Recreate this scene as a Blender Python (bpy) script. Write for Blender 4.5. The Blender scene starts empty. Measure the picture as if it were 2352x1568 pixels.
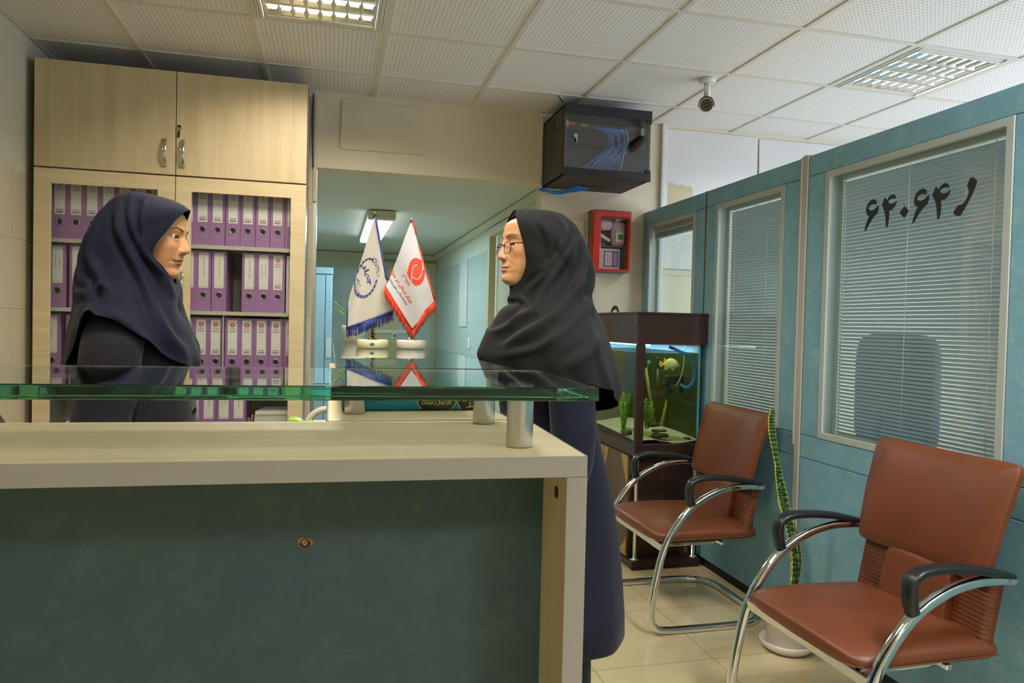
import bpy, bmesh, math, random
from math import sin, cos, pi, sqrt, exp
from mathutils import Vector, Matrix
random.seed(7)
SC = bpy.context.scene
COL = SC.collection

# ------------------------------------------------------------------ camera
F_PX = 1648.6
CAM = Vector((0.0, 0.0, 1.30))
YAW, PITCH, ROLL = 0.247108, -0.023119, 0.023327
_f = Vector((sin(YAW)*cos(PITCH), cos(YAW)*cos(PITCH), sin(PITCH)))
_r = Vector((cos(YAW), -sin(YAW), 0))
_u = _r.cross(_f)
RGT = (cos(ROLL)*_r + sin(ROLL)*_u)
FWD = _f
UPV = RGT.cross(FWD)
cd = bpy.data.cameras.new('camera')
cam = bpy.data.objects.new('camera', cd)
COL.objects.link(cam)
m = Matrix((RGT, UPV, -FWD)).transposed().to_4x4()
m.translation = CAM
cam.matrix_world = m
cd.sensor_width = 36.0
cd.lens = F_PX/2352*36
cd.clip_start = 0.05
SC.camera = cam

# ------------------------------------------------------------------ view, world
SC.view_settings.view_transform = 'Standard'
SC.view_settings.look = 'None'
SC.view_settings.exposure = 0.0
SC.view_settings.gamma = 1.0
SC.view_settings.use_curve_mapping = False
SC.cycles.max_bounces = 16
SC.cycles.diffuse_bounces = 8
SC.cycles.glossy_bounces = 6
SC.cycles.transmission_bounces = 14
SC.cycles.transparent_max_bounces = 24
SC.cycles.sample_clamp_indirect = 6.0
SC.cycles.use_denoising = True
wd = bpy.data.worlds.new('daylight')
SC.world = wd
wd.use_nodes = True
wd.node_tree.nodes['Background'].inputs[0].default_value = (0.70, 0.80, 1.0, 1)
wd.node_tree.nodes['Background'].inputs[1].default_value = 7.0
WARM = (1.0, 0.79, 0.49)
COOL = (0.74, 0.85, 1.0)
TUBE_W = 19.0            # watts per fluorescent tube
FIXTURES = [(-0.371, 2.827, 0.62), (2.629, 2.827, 0.55), (-0.371, 1.003, 0.9), (1.429, 0.395, 1.0), (-0.371, -1.429, 0.35), (1.429, -1.429, 1.1)]  # last one is an unseen cool fill, added to lift the right partition

# ------------------------------------------------------------------ measuring helper
def ray(px, py):
    return RGT*((px-1176)/F_PX) + UPV*((784-py)/F_PX) + FWD
def onY(px, py, y):
    d = ray(px, py); return CAM + d*((y-CAM.y)/d.y)
def onX(px, py, x):
    d = ray(px, py); return CAM + d*((x-CAM.x)/d.x)
def onZ(px, py, z):
    d = ray(px, py); return CAM + d*((z-CAM.z)/d.z)

# ------------------------------------------------------------------ materials
def lin(c):
    out = []
    for v in c[:3]:
        v = v/255.0
        out.append(v/12.92 if v <= 0.04045 else ((v+0.055)/1.055)**2.4)
    return (out[0], out[1], out[2], 1.0)
_M = {}
class NT:
    def __init__(s, name):
        s.m = bpy.data.materials.new(name); s.m.use_nodes = True
        s.t = s.m.node_tree; s.n = s.t.nodes; s.l = s.t.links
        s.b = s.n['Principled BSDF']; s.out = s.n['Material Output']
    def add(s, typ, **kw):
        n = s.n.new(typ)
        for k, v in kw.items():
            if k.startswith('i_'):
                key = k[2:]; key = int(key) if key.isdigit() else key
                n.inputs[key].default_value = v
            else: setattr(n, k, v)
        return n
    def link(s, a, b): s.l.new(a, b)
    def math(s, op, a, b=None, c=None):
        n = s.n.new('ShaderNodeMath'); n.operation = op
        for i, v in enumerate((a, b, c)):
            if v is None: continue
            if isinstance(v, (int, float)): n.inputs[i].default_value = v
            else: s.l.new(v, n.inputs[i])
        return n.outputs[0]
    def mix(s, fac, a, b):
        n = s.n.new('ShaderNodeMix'); n.data_type = 'RGBA'
        for i, v in ((0, fac), (6, a), (7, b)):
            if isinstance(v, (int, float)): n.inputs[i].default_value = v
            elif isinstance(v, tuple): n.inputs[i].default_value = v
            else: s.l.new(v, n.inputs[i])
        return n.outputs[2]
    def coords(s, scale=(1, 1, 1), kind='Object', loc=(0, 0, 0)):
        tc = s.n.new('ShaderNodeTexCoord'); mp = s.n.new('ShaderNodeMapping')
        mp.inputs['Scale'].default_value = scale; mp.inputs['Location'].default_value = loc
        s.l.new(tc.outputs[kind], mp.inputs[0]); return mp.outputs[0]
    def noise(s, vec, scale=5, detail=3, rough=0.5, dist=0.0):
        n = s.add('ShaderNodeTexNoise', i_Scale=scale, i_Detail=detail, i_Roughness=rough, i_Distortion=dist)
        s.l.new(vec, n.inputs['Vector']); return n.outputs[0]
    def ramp(s, fac, p0, p1):
        n = s.n.new('ShaderNodeMapRange'); n.inputs[1].default_value = p0; n.inputs[2].default_value = p1
        s.l.new(fac, n.inputs[0]); return n.outputs[0]
    def bump(s, h, strength=0.2, dist=0.01):
        n = s.add('ShaderNodeBump', i_Strength=strength, i_Distance=dist)
        s.l.new(h, n.inputs['Height']); s.l.new(n.outputs[0], s.b.inputs['Normal'])
def plain(name, col, rough=0.5, metal=0.0, var=0.04, scale=30, coat=0.0, spec=0.5, bump=0.0, sheen=0.0):
    if name in _M: return _M[name]
    t = NT(name); c = lin(col)
    if var > 0:
        f = t.noise(t.coords(), scale, 3)
        d = tuple(max(0, v*(1-var*2)) for v in c[:3])+(1,)
        h = tuple(min(1, v*(1+var*2)) for v in c[:3])+(1,)
        t.link(t.mix(f, d, h), t.b.inputs['Base Color'])
        if bump: t.bump(f, bump, 0.002)
    else: t.b.inputs['Base Color'].default_value = c
    t.b.inputs['Roughness'].default_value = rough
    t.b.inputs['Metallic'].default_value = metal
    t.b.inputs['Coat Weight'].default_value = coat
    t.b.inputs['Specular IOR Level'].default_value = spec
    if sheen: t.b.inputs['Sheen Weight'].default_value = sheen
    _M[name] = t.m; return t.m
def emis(name, col, strength):
    if name in _M: return _M[name]
    t = NT(name); t.b.inputs['Base Color'].default_value = (0.8, 0.8, 0.8, 1)
    t.b.inputs['Emission Color'].default_value = tuple(col[:3])+(1,)
    t.b.inputs['Emission Strength'].default_value = strength
    _M[name] = t.m; return t.m
def wood(name, c1, c2, axis='z', rough=0.42, scale=1.0):
    if name in _M: return _M[name]
    t = NT(name)
    sc = {'z': (14, 14, 0.9), 'x': (0.9, 14, 14), 'y': (14, 0.9, 14)}[axis]
    v = t.coords(tuple(s*scale for s in sc))
    a = t.noise(v, 1.3, 5, 0.6, 0.8); b = t.noise(v, 7.0, 4, 0.6, 0.3)
    f = t.math('ADD', t.math('MULTIPLY', t.ramp(a, 0.3, 0.7), 0.75), t.math('MULTIPLY', b, 0.3))
    t.link(t.mix(f, lin(c1), lin(c2)), t.b.inputs['Base Color'])
    t.b.inputs['Roughness'].default_value = rough
    t.bump(b, 0.03, 0.001)
    _M[name] = t.m; return t.m
def laminate(name, c0, c1, c2, rough=0.45):
    if name in _M: return _M[name]
    t = NT(name); v = t.coords()
    a = t.noise(v, 7, 4, 0.55, 0.6); b = t.noise(v, 22, 5, 0.6, 1.6)
    vo = t.add('ShaderNodeTexVoronoi', i_Scale=26.0); t.link(v, vo.inputs['Vector'])
    sx = t.add('ShaderNodeSeparateColor'); t.link(vo.outputs['Color'], sx.inputs[0])
    fl = t.ramp(sx.outputs[0], 0.72, 0.95)
    c = t.mix(t.ramp(a, 0.35, 0.65), lin(c0), lin(c1))
    c = t.mix(t.math('MULTIPLY', t.ramp(b, 0.5, 0.75), 0.55), c, lin(c2))
    c = t.mix(t.math('MULTIPLY', t.math('MULTIPLY', fl, t.ramp(b, 0.35, 0.6)), 0.3), c, lin(c2))
    t.link(c, t.b.inputs['Base Color']); t.b.inputs['Roughness'].default_value = rough
    _M[name] = t.m; return t.m
def pane(name, tint=(1, 1, 1), boost=1.0, rough=0.0, base=0.04):
    """thin sheet of glass: see-through, with a mirror reflection that grows at grazing angles"""
    if name in _M: return _M[name]
    t = NT(name); t.n.remove(t.b)
    lw = t.add('ShaderNodeLayerWeight', i_Blend=0.5)
    p5 = t.math('POWER', lw.outputs['Facing'], 5.0)
    f = t.math('MULTIPLY', t.math('ADD', t.math('MULTIPLY', p5, 1-base), base), boost)
    f = t.math('MINIMUM', f, 1.0)
    tr = t.add('ShaderNodeBsdfTransparent', i_Color=tuple(tint)+(1,))
    gl = t.add('ShaderNodeBsdfGlossy', i_Roughness=rough)
    mx = t.n.new('ShaderNodeMixShader')
    t.link(f, mx.inputs[0]); t.link(tr.outputs[0], mx.inputs[1]); t.link(gl.outputs[0], mx.inputs[2])
    t.link(mx.outputs[0], t.out.inputs['Surface'])
    _M[name] = t.m; return t.m
def slab_glass(name):
    if name in _M: return _M[name]
    t = NT(name); t.n.remove(t.b)
    g = t.add('ShaderNodeBsdfGlass', i_IOR=1.5, i_Roughness=0.0); g.inputs['Color'].default_value = (1, 1, 1, 1)
    ab = t.add('ShaderNodeVolumeAbsorption', i_Density=7.0); ab.inputs['Color'].default_value = (0.02, 0.72, 0.52, 1)
    t.link(g.outputs[0], t.out.inputs['Surface']); t.link(ab.outputs[0], t.out.inputs['Volume'])
    _M[name] = t.m; return t.m
def pinstripe(name, base, line, pitch):
    if name in _M: return _M[name]
    t = NT(name)
    tc = t.add('ShaderNodeTexCoord'); sp = t.add('ShaderNodeSeparateXYZ'); t.link(tc.outputs['UV'], sp.inputs[0])
    fr = t.math('FRACT', t.math('DIVIDE', sp.outputs[0], pitch))
    ln = t.math('LESS_THAN', t.math('ABSOLUTE', t.math('SUBTRACT', fr, 0.5)), 0.14)
    brk = t.noise(t.coords((1, 1, 1)), 900, 1)
    f = t.math('MULTIPLY', ln, t.ramp(brk, 0.3, 0.6))
    t.link(t.mix(f, lin(base), lin(line)), t.b.inputs['Base Color'])
    t.b.inputs['Roughness'].default_value = 0.85; t.b.inputs['Sheen Weight'].default_value = 0.08
    t.b.inputs['Specular IOR Level'].default_value = 0.2
    _M[name] = t.m; return t.m
def cloth(name, col, scale=900, sheen=0.25):
    if name in _M: return _M[name]
    t = NT(name); v = t.coords()
    a = t.noise(v, scale, 2); b = t.noise(v, 30, 3)
    c = lin(col); d = tuple(x*0.8 for x in c[:3])+(1,); h = tuple(min(1, x*1.25) for x in c[:3])+(1,)
    t.link(t.mix(t.math('ADD', t.math('MULTIPLY', a, 0.6), t.math('MULTIPLY', b, 0.4)), d, h), t.b.inputs['Base Color'])
    t.b.inputs['Roughness'].default_value = 0.8; t.b.inputs['Sheen Weight'].default_value = sheen
    t.b.inputs['Specular IOR Level'].default_value = 0.25
    t.bump(b, 0.08, 0.004)
    _M[name] = t.m; return t.m
def leather():
    t = NT('brown_leather'); v = t.coords()
    vo = t.add('ShaderNodeTexVoronoi', i_Scale=420.0); t.link(v, vo.inputs['Vector'])
    a = t.noise(v, 9, 3)
    t.link(t.mix(a, lin((92, 46, 22)), lin((114, 59, 31))), t.b.inputs['Base Color'])
    t.b.inputs['Roughness'].default_value = 0.42
    t.bump(vo.outputs['Distance'], 0.12, 0.001); return t.m
def tilewall(name, c, grout, px, pz, ox, oz, horiz='y', zt=1.985, upper=(200, 190, 165), speck=0.05, offset=0.5):
    """wall tiles up to height zt, smooth plaster above"""
    t = NT(name)
    g = t.add('ShaderNodeNewGeometry'); sp = t.add('ShaderNodeSeparateXYZ'); t.link(g.outputs['Position'], sp.inputs[0])
    h = sp.outputs['Y' if horiz == 'y' else 'X']; z = sp.outputs['Z']
    row = t.math('FLOOR', t.math('DIVIDE', t.math('SUBTRACT', z, oz), pz))
    odd = t.math('MULTIPLY', t.math('FRACT', t.math('MULTIPLY', row, 0.5)), 2*offset*px)
    fh = t.math('FRACT', t.math('DIVIDE', t.math('ADD', t.math('SUBTRACT', h, ox), odd), px))
    fz = t.math('FRACT', t.math('DIVIDE', t.math('SUBTRACT', z, oz), pz))
    gh = t.math('LESS_THAN', fh, 0.004/px); gz = t.math('LESS_THAN', fz, 0.004/pz)
    gr = t.math('MAXIMUM', gh, gz)
    n = t.noise(t.coords((1, 1, 1)), 60, 4, 0.6, 1.0); n2 = t.noise(t.coords((1, 1, 1)), 3, 2)
    cc = lin(c)
    d = tuple(x*(1-2*speck) for x in cc[:3])+(1,)
    tc = t.mix(n, d, cc); tc = t.mix(t.math('MULTIPLY', gr, 0.6), tc, lin(grout))
    up = t.mix(n2, tuple(x*0.95 for x in lin(upper)[:3])+(1,), lin(upper))
    isup = t.math('GREATER_THAN', z, zt)
    t.link(t.mix(isup, tc, up), t.b.inputs['Base Color'])
    rr = t.math('ADD', t.math('MULTIPLY', isup, 0.45), 0.3); t.link(rr, t.b.inputs['Roughness'])
    return t.m

# ------------------------------------------------------------------ mesh builder
class B:
    def __init__(s): s.v = []; s.f = []; s.mi = []; s.uv = {}; s.sm = []
    def _add(s, verts, faces, mi=0, smooth=False, uvs=None):
        o = len(s.v); s.v += [Vector(v) for v in verts]
        for k, f in enumerate(faces):
            s.f.append([o+i for i in f]); s.mi.append(mi); s.sm.append(smooth)
            if uvs: s.uv[len(s.f)-1] = [uvs[i] for i in f]
        return s
    def box(s, a, b, mi=0):
        x0, y0, z0 = [min(p, q) for p, q in zip(a, b)]; x1, y1, z1 = [max(p, q) for p, q in zip(a, b)]
        if x1 == x0: return s._add([(x0,y0,z0),(x0,y1,z0),(x0,y1,z1),(x0,y0,z1)], [(0,1,2,3)], mi)
        if y1 == y0: return s._add([(x0,y0,z0),(x1,y0,z0),(x1,y0,z1),(x0,y0,z1)], [(0,1,2,3)], mi)
        v = [(x0,y0,z0),(x1,y0,z0),(x1,y1,z0),(x0,y1,z0),(x0,y0,z1),(x1,y0,z1),(x1,y1,z1),(x0,y1,z1)]
        return s._add(v, [(0,3,2,1),(4,5,6,7),(0,1,5,4),(1,2,6,5),(2,3,7,6),(3,0,4,7)], mi)
    def frame(s, o, i, y0, y1, mi=0):
        """one-piece rectangular frame in the x-z plane; o, i = (x0, z0, x1, z1)"""
        P = lambda r, y: [(r[0], y, r[1]), (r[2], y, r[1]), (r[2], y, r[3]), (r[0], y, r[3])]
        v = P(o, y0)+P(i, y0)+P(o, y1)+P(i, y1); f = []
        for k in range(4):
            j = (k+1) % 4
            f += [(k, j, 4+j, 4+k), (8+k, 12+k, 12+j, 8+j), (k, 8+k, 8+j, j), (4+k, 4+j, 12+j, 12+k)]
        return s._add(v, f, mi)
    def rings(s, rings, closed=True, cap=True, mi=0, smooth=True, uv=False, loop=False):
        n = len(rings[0]); verts = [p for r in rings for p in r]; faces = []; uvs = None
        if uv:
            uvs = []
            per = []
            for r in rings:
                acc = [0.0]
                for i in range(n): acc.append(acc[-1]+(Vector(r[(i+1) % n])-Vector(r[i])).length)
                per.append(acc)
        R = len(rings)
        o = len(s.v); s.v += [Vector(p) for p in verts]
        mid = per[R//2] if uv else None
        for k in range(R if loop else R-1):
            k2 = (k+1) % R
            for i in range(n if closed else n-1):
                j = (i+1) % n
                s.f.append([o+k*n+i, o+k*n+j, o+k2*n+j, o+k2*n+i]); s.mi.append(mi); s.sm.append(smooth)
                if uv:
                    u0, u1 = mid[i], mid[i+1]
                    s.uv[len(s.f)-1] = [(u0, k), (u1, k), (u1, k+1), (u0, k+1)]
        if cap and not loop and closed:
            s.f.append([o+i for i in reversed(range(n))]); s.mi.append(mi); s.sm.append(False)
            s.f.append([o+(R-1)*n+i for i in range(n)]); s.mi.append(mi); s.sm.append(False)
        return s
    def tube(s, pts, ra, rb=None, n=10, up=None, mi=0, cap=True, loop=False, taper=None):
        """tube along a polyline; ra = half size along 'up' x tangent, rb = half size along the other axis"""
        pts = [Vector(p) for p in pts]; rb = ra if rb is None else rb; R = []; L = len(pts)
        prev = None
        for i, p in enumerate(pts):
            if loop: t = (pts[(i+1) % L]-pts[i-1])
            else: t = (pts[min(i+1, L-1)]-pts[max(i-1, 0)])
            t.normalize()
            if up is not None:
                a = Vector(up).cross(t)
                if a.length < 1e-5: a = prev if prev is not None else Vector((1, 0, 0))
            else:
                if prev is None:
                    a = Vector((0, 0, 1)).cross(t)
                    if a.length < 0.2: a = Vector((1, 0, 0)).cross(t)
                else: a = prev - t*prev.dot(t)
            a.normalize(); prev = a; b = t.cross(a)
            k = taper(i/(L-1)) if taper else 1.0
            R.append([p + a*(ra*k*cos(2*pi*j/n)) + b*(rb*k*sin(2*pi*j/n)) for j in range(n)])
        return s.rings(R, True, cap, mi, True, loop=loop)
    def cyl(s, p, q, r, n=20, mi=0, r2=None):
        p, q = Vector(p), Vector(q); t = (q-p).normalized()
        a = Vector((0, 0, 1)).cross(t)
        if a.length < 0.01: a = Vector((1, 0, 0))
        a.normalize(); b = t.cross(a); r2 = r if r2 is None else r2
        return s.rings([[c + a*(k*cos(2*pi*j/n)) + b*(k*sin(2*pi*j/n)) for j in range(n)] for c, k in ((p, r), (q, r2))], True, True, mi, True)
    def lathe(s, prof, c=(0, 0, 0), n=32, mi=0, cap=True):
        c = Vector(c)
        return s.rings([[c+Vector((r*cos(2*pi*j/n), r*sin(2*pi*j/n), z)) for j in range(n)] for r, z in prof], True, cap, mi, True)
    def sphere(s, c, r, n=16, mi=0, sc=(1, 1, 1)):
        c = Vector(c); R = []
        for i in range(n+1):
            a = -pi/2+pi*i/n; a = max(-pi/2+0.02, min(pi/2-0.02, a))
            R.append([c+Vector((r*sc[0]*cos(a)*cos(2*pi*j/(2*n)), r*sc[1]*cos(a)*sin(2*pi*j/(2*n)), r*sc[2]*sin(a))) for j in range(2*n)])
        return s.rings(R, True, True, mi, True)
    def poly(s, pts, d, mi=0):
        """flat outline (any polygon, triangulated) pushed along d"""
        from mathutils.geometry import tessellate_polygon
        P = [Vector(p) for p in pts]; d = Vector(d); n = len(P)
        tri = tessellate_polygon([P]); o = len(s.v)
        s.v += P + [p+d for p in P]
        for t in tri:
            s.f.append([o+i for i in t]); s.f.append([o+n+i for i in reversed(t)])
            s.mi += [mi, mi]; s.sm += [False, False]
        for i in range(n):
            j = (i+1) % n; s.f.append([o+i, o+j, o+n+j, o+n+i]); s.mi.append(mi); s.sm.append(False)
        return s
    def grid(s, fn, nu, nv, mi=0, smooth=True):
        R = [[fn(u/nu, v/nv) for u in range(nu+1)] for v in range(nv+1)]
        return s.rings(R, False, False, mi, smooth)
    def superq(s, c, half, e1=0.3, e2=0.3, n=18, mi=0, fn=None):
        """pillow: rounded block with soft corners, fn bends it"""
        sp = lambda x, e: math.copysign(abs(x)**e, x); R = []
        for i in range(n+1):
            a = -pi/2+pi*i/n; row = []
            for j in range(4*n):
                b = 2*pi*j/(4*n)
                p = Vector((half[0]*sp(cos(a), e1)*sp(cos(b), e2), half[1]*sp(cos(a), e1)*sp(sin(b), e2), half[2]*sp(sin(a), e1)))
                if fn: p = fn(p)
                row.append(Vector(c)+p)
            R.append(row)
        return s.rings(R, True, True, mi, True)
    def build(s, name, mats, parent=None, bevel=0.0, seg=2, sub=0, recalc=True, kind=None, solid=0.0):
        root = parent
        while root is not None and root.parent is not None: root = root.parent
        off = Vector(root.location) if root is not None else Vector((0, 0, 0))
        me = bpy.data.meshes.new(name)
        me.from_pydata([v-off for v in s.v], [], s.f)
        if not isinstance(mats, (list, tuple)): mats = [mats]
        for mt in mats: me.materials.append(mt)
        me.polygons.foreach_set('material_index', s.mi); me.polygons.foreach_set('use_smooth', s.sm)
        if s.uv:
            ul = me.uv_layers.new(name='UVMap')
            for fi, uvs in s.uv.items():
                p = me.polygons[fi]
                for k, li in enumerate(p.loop_indices): ul.data[li].uv = uvs[k]
        if recalc:
            bm = bmesh.new(); bm.from_mesh(me); bmesh.ops.recalc_face_normals(bm, faces=bm.faces); bm.to_mesh(me); bm.free()
        me.update()
        o = bpy.data.objects.new(name, me); COL.objects.link(o)
        if parent is not None: o.parent = parent
        if solid:
            md = o.modifiers.new('thick', 'SOLIDIFY'); md.thickness = solid; md.offset = 0
        if bevel:
            md = o.modifiers.new('bevel', 'BEVEL'); md.width = bevel; md.segments = seg; md.limit_method = 'ANGLE'; md.angle_limit = 0.7
            md.harden_normals = False
        if sub:
            md = o.modifiers.new('smooth', 'SUBSURF'); md.levels = sub; md.render_levels = sub
        if kind: o['kind'] = kind
        return o
def thing(name, label, cat, loc=(0, 0, 0), group=None):
    o = bpy.data.objects.new(name, None); COL.objects.link(o); o.empty_display_size = 0.05
    o.location = loc; o['label'] = label; o['category'] = cat
    if group: o['group'] = group
    return o
def tag(o, label, cat, group=None, kind=None):
    o['label'] = label; o['category'] = cat
    if group: o['group'] = group
    if kind: o['kind'] = kind
    return o
def copy_tree(o, parent=None):
    c = o.copy(); COL.objects.link(c)
    if parent is not None: c.parent = parent
    for ch in list(o.children): copy_tree(ch, c)
    return c
def struct(b, name, mats, parent=None, **kw):
    o = b.build(name, mats, parent, **kw)
    if parent is None: o['kind'] = 'structure'
    return o
# spline through points
def catmull(P, n, closed=False):
    P = [Vector(p) for p in P]; out = []; L = len(P); segs = L if closed else L-1
    for k in range(n):
        t = k/n*segs if closed else k/(n-1)*segs
        i = min(int(t), segs-1); u = t-i
        if closed: a, b, c, d = P[(i-1) % L], P[i % L], P[(i+1) % L], P[(i+2) % L]
        else: a, b, c, d = P[max(i-1, 0)], P[i], P[i+1], P[min(i+2, L-1)]
        out.append(0.5*((2*b)+(c-a)*u+(2*a-5*b+4*c-d)*u*u+(3*b-a-3*c+d)*u**3))
    return out
def interp(tab, x):
    if x >= tab[0][0]: return tab[0][1]
    for (a, va), (b, vb) in zip(tab, tab[1:]):
        if x >= b:
            u = (x-b)/(a-b); u = u*u*(3-2*u) if False else u
            return vb+(va-vb)*u
    return tab[-1][1]
# lettering --------------------------------------------------------
_FORMS = {'ا': 'ﺍﺎ', 'آ': 'ﺁﺂ', 'ب': 'ﺏﺐﺑﺒ', 'پ': 'ﭖﭗﭘﭙ', 'ت': 'ﺕﺖﺗﺘ', 'ج': 'ﺝﺞﺟﺠ', 'ح': 'ﺡﺢﺣﺤ', 'خ': 'ﺥﺦﺧﺨ', 'د': 'ﺩﺪ', 'ر': 'ﺭﺮ', 'ز': 'ﺯﺰ',
 'س': 'ﺱﺲﺳﺴ', 'ش': 'ﺵﺶﺷﺸ', 'ع': 'ﻉﻊﻋﻌ', 'ف': 'ﻑﻒﻓﻔ', 'ق': 'ﻕﻖﻗﻘ', 'ک': 'ﮎﮏﮐﮑ', 'گ': 'ﮒﮓﮔﮕ', 'ل': 'ﻝﻞﻟﻠ', 'م': 'ﻡﻢﻣﻤ', 'ن': 'ﻥﻦﻧﻨ',
 'و': 'ﻭﻮ', 'ه': 'ەﻪﻫﻬ', 'ی': 'ﯼﯽﯾﯿ', 'ط': 'ﻁﻂﻃﻄ', 'ص': 'ﺹﺺﺻﺼ'}
def shape(s):
    out = []; i = 0; joined = False
    s = list(s)
    while i < len(s):
        ch = s[i]
        if ch not in _FORMS:
            out.append(ch); joined = False; i += 1; continue
        f = _FORMS[ch]
        if ch == 'ل' and i+1 < len(s) and s[i+1] == 'ا':
            out.append('ﻼ' if joined else 'ﻻ'); joined = False; i += 2; continue
        nxt = i+1 < len(s) and s[i+1] in _FORMS and len(f) == 4
        out.append(f[(3 if joined else 2)] if nxt else f[1 if joined else 0])
        joined = nxt; i += 1
    # reverse for left-to-right setting, keep runs of digits / latin letters in order
    res = []; run = []
    for ch in reversed(out):
        ch = {'(': ')', ')': '('}.get(ch, ch)
        if ch.isdigit() or ('A' <= ch <= 'Z'): run.insert(0, ch)
        else: res += run; run = []; res.append(ch)
    return ''.join(res+run)
_TC = {}
def text_flat(s, bold=0.0, rtl=False):
    """returns (verts2d, faces) with unit cap height, origin at the centre"""
    key = (s, bold)
    if key in _TC: return _TC[key]
    c = bpy.data.curves.new('t', 'FONT'); c.body = shape(s) if rtl else s; c.size = 1; c.resolution_u = 3; c.offset = bold
    o = bpy.data.objects.new('t', c); COL.objects.link(o)
    dg = bpy.context.evaluated_depsgraph_get()
    me = bpy.data.meshes.new_from_object(o.evaluated_get(dg))
    v = [(p.co.x, p.co.y) for p in me.vertices]; f = [list(p.vertices) for p in me.polygons]
    bpy.data.objects.remove(o); bpy.data.curves.remove(c); bpy.data.meshes.remove(me)
    if v:
        x0, x1 = min(p[0] for p in v), max(p[0] for p in v); y0, y1 = min(p[1] for p in v), max(p[1] for p in v)
        h = max(y1-y0, 1e-6)
        v = [((p[0]-(x0+x1)/2)/h, (p[1]-(y0+y1)/2)/h) for p in v]
    _TC[key] = (v, f); return v, f
def put_text(b, s, fn, h, ang=0.0, at=(0, 0), bold=0.0, rtl=False, mi=0, width=None, flip=1):
    """set text on a surface: fn maps flat (x, y) to 3-D"""
    v, f = text_flat(s, bold, rtl)
    if not v: return
    w = max(p[0] for p in v)*2
    kx = (width/w) if width else h
    ca, sa = cos(ang), sin(ang)
    P = []
    for x, y in v:
        x *= kx; y *= h*flip
        P.append(fn(at[0]+x*ca-y*sa, at[1]+x*sa+y*ca))
    b._add(P, f, mi, False)

# ------------------------------------------------------------------ palette
MAPLE_Z = wood('maple_upright', (184, 164, 124), (210, 194, 158), 'z')
MAPLE_X = wood('maple_level', (192, 172, 130), (216, 200, 162), 'x')
MAPLE_Y = wood('maple_deep', (192, 172, 130), (216, 200, 162), 'y')
EDGE = plain('grey_edge_band', (152, 147, 138), 0.35, var=0.02)  # darker than the band itself: shade on the counter front put into colour
TEAL = laminate('teal_laminate', (110, 160, 172), (122, 168, 188), (154, 184, 176))
ALU = plain('satin_aluminium', (190, 188, 182), 0.32, 1.0, var=0.02)
ALU_P = plain('painted_aluminium', (172, 178, 172), 0.4, 0.0, var=0.02)
CHROME = plain('chrome', (225, 225, 225), 0.07, 1.0, var=0.0)
BRUSH = plain('brushed_steel', (200, 198, 194), 0.32, 1.0, var=0.05, scale=200)
BLACKP = plain('black_plastic', (26, 27, 29), 0.35, var=0.1, scale=300)
WHITE = plain('white_paint', (225, 225, 220), 0.5, var=0.02)
DARKW = wood('dark_walnut', (38, 20, 14), (62, 36, 26), 'x', 0.35)
DARKZ = wood('dark_walnut_upright', (38, 20, 14), (62, 36, 26), 'z', 0.35)
LEATHER = leather()
CLEAR = pane('clear_glass_pane', (0.93, 0.97, 0.95))

# ================================================================== SETTING
ZC = 2.655; XL = -1.465; YB = 4.43; XP = 2.0
GX0, GMX, GY0, GMY = -0.971, 0.6, 2.827, 0.608
def floor_mat():
    t = NT('cream_stone_tile'); g = t.add('ShaderNodeNewGeometry'); sp = t.add('ShaderNodeSeparateXYZ'); t.link(g.outputs['Position'], sp.inputs[0])
    fx = t.math('FRACT', t.math('DIVIDE', t.math('SUBTRACT', sp.outputs[0], -0.010), 0.4985)); fy = t.math('FRACT', t.math('DIVIDE', t.math('SUBTRACT', sp.outputs[1], 0.008), 0.5025))
    gr = t.math('MAXIMUM', t.math('LESS_THAN', fx, 0.006), t.math('LESS_THAN', fy, 0.006))
    n = t.noise(g.outputs['Position'], 3.2, 5, 0.6, 1.2); v = t.noise(g.outputs['Position'], 6.0, 6, 0.7, 2.5)
    vein = t.math('LESS_THAN', t.math('ABSOLUTE', t.math('SUBTRACT', v, 0.5)), 0.006)
    st = t.ramp(t.noise(g.outputs['Position'], 2.1, 3, 0.5, 0.3), 0.58, 0.75)
    c = t.mix(n, lin((196, 176, 132)), lin((216, 200, 160)))
    c = t.mix(t.math('MULTIPLY', st, 0.35), c, lin((190, 150, 88)))
    c = t.mix(t.math('MULTIPLY', vein, 0.25), c, lin((150, 118, 74)))
    c = t.mix(t.math('MULTIPLY', gr, 0.7), c, lin((96, 78, 50)))
    t.link(c, t.b.inputs['Base Color']); t.b.inputs['Roughness'].default_value = 0.16
    t.b.inputs['Coat Weight'].default_value = 0.2; t.b.inputs['Coat Roughness'].default_value = 0.05
    return t.m
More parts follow.
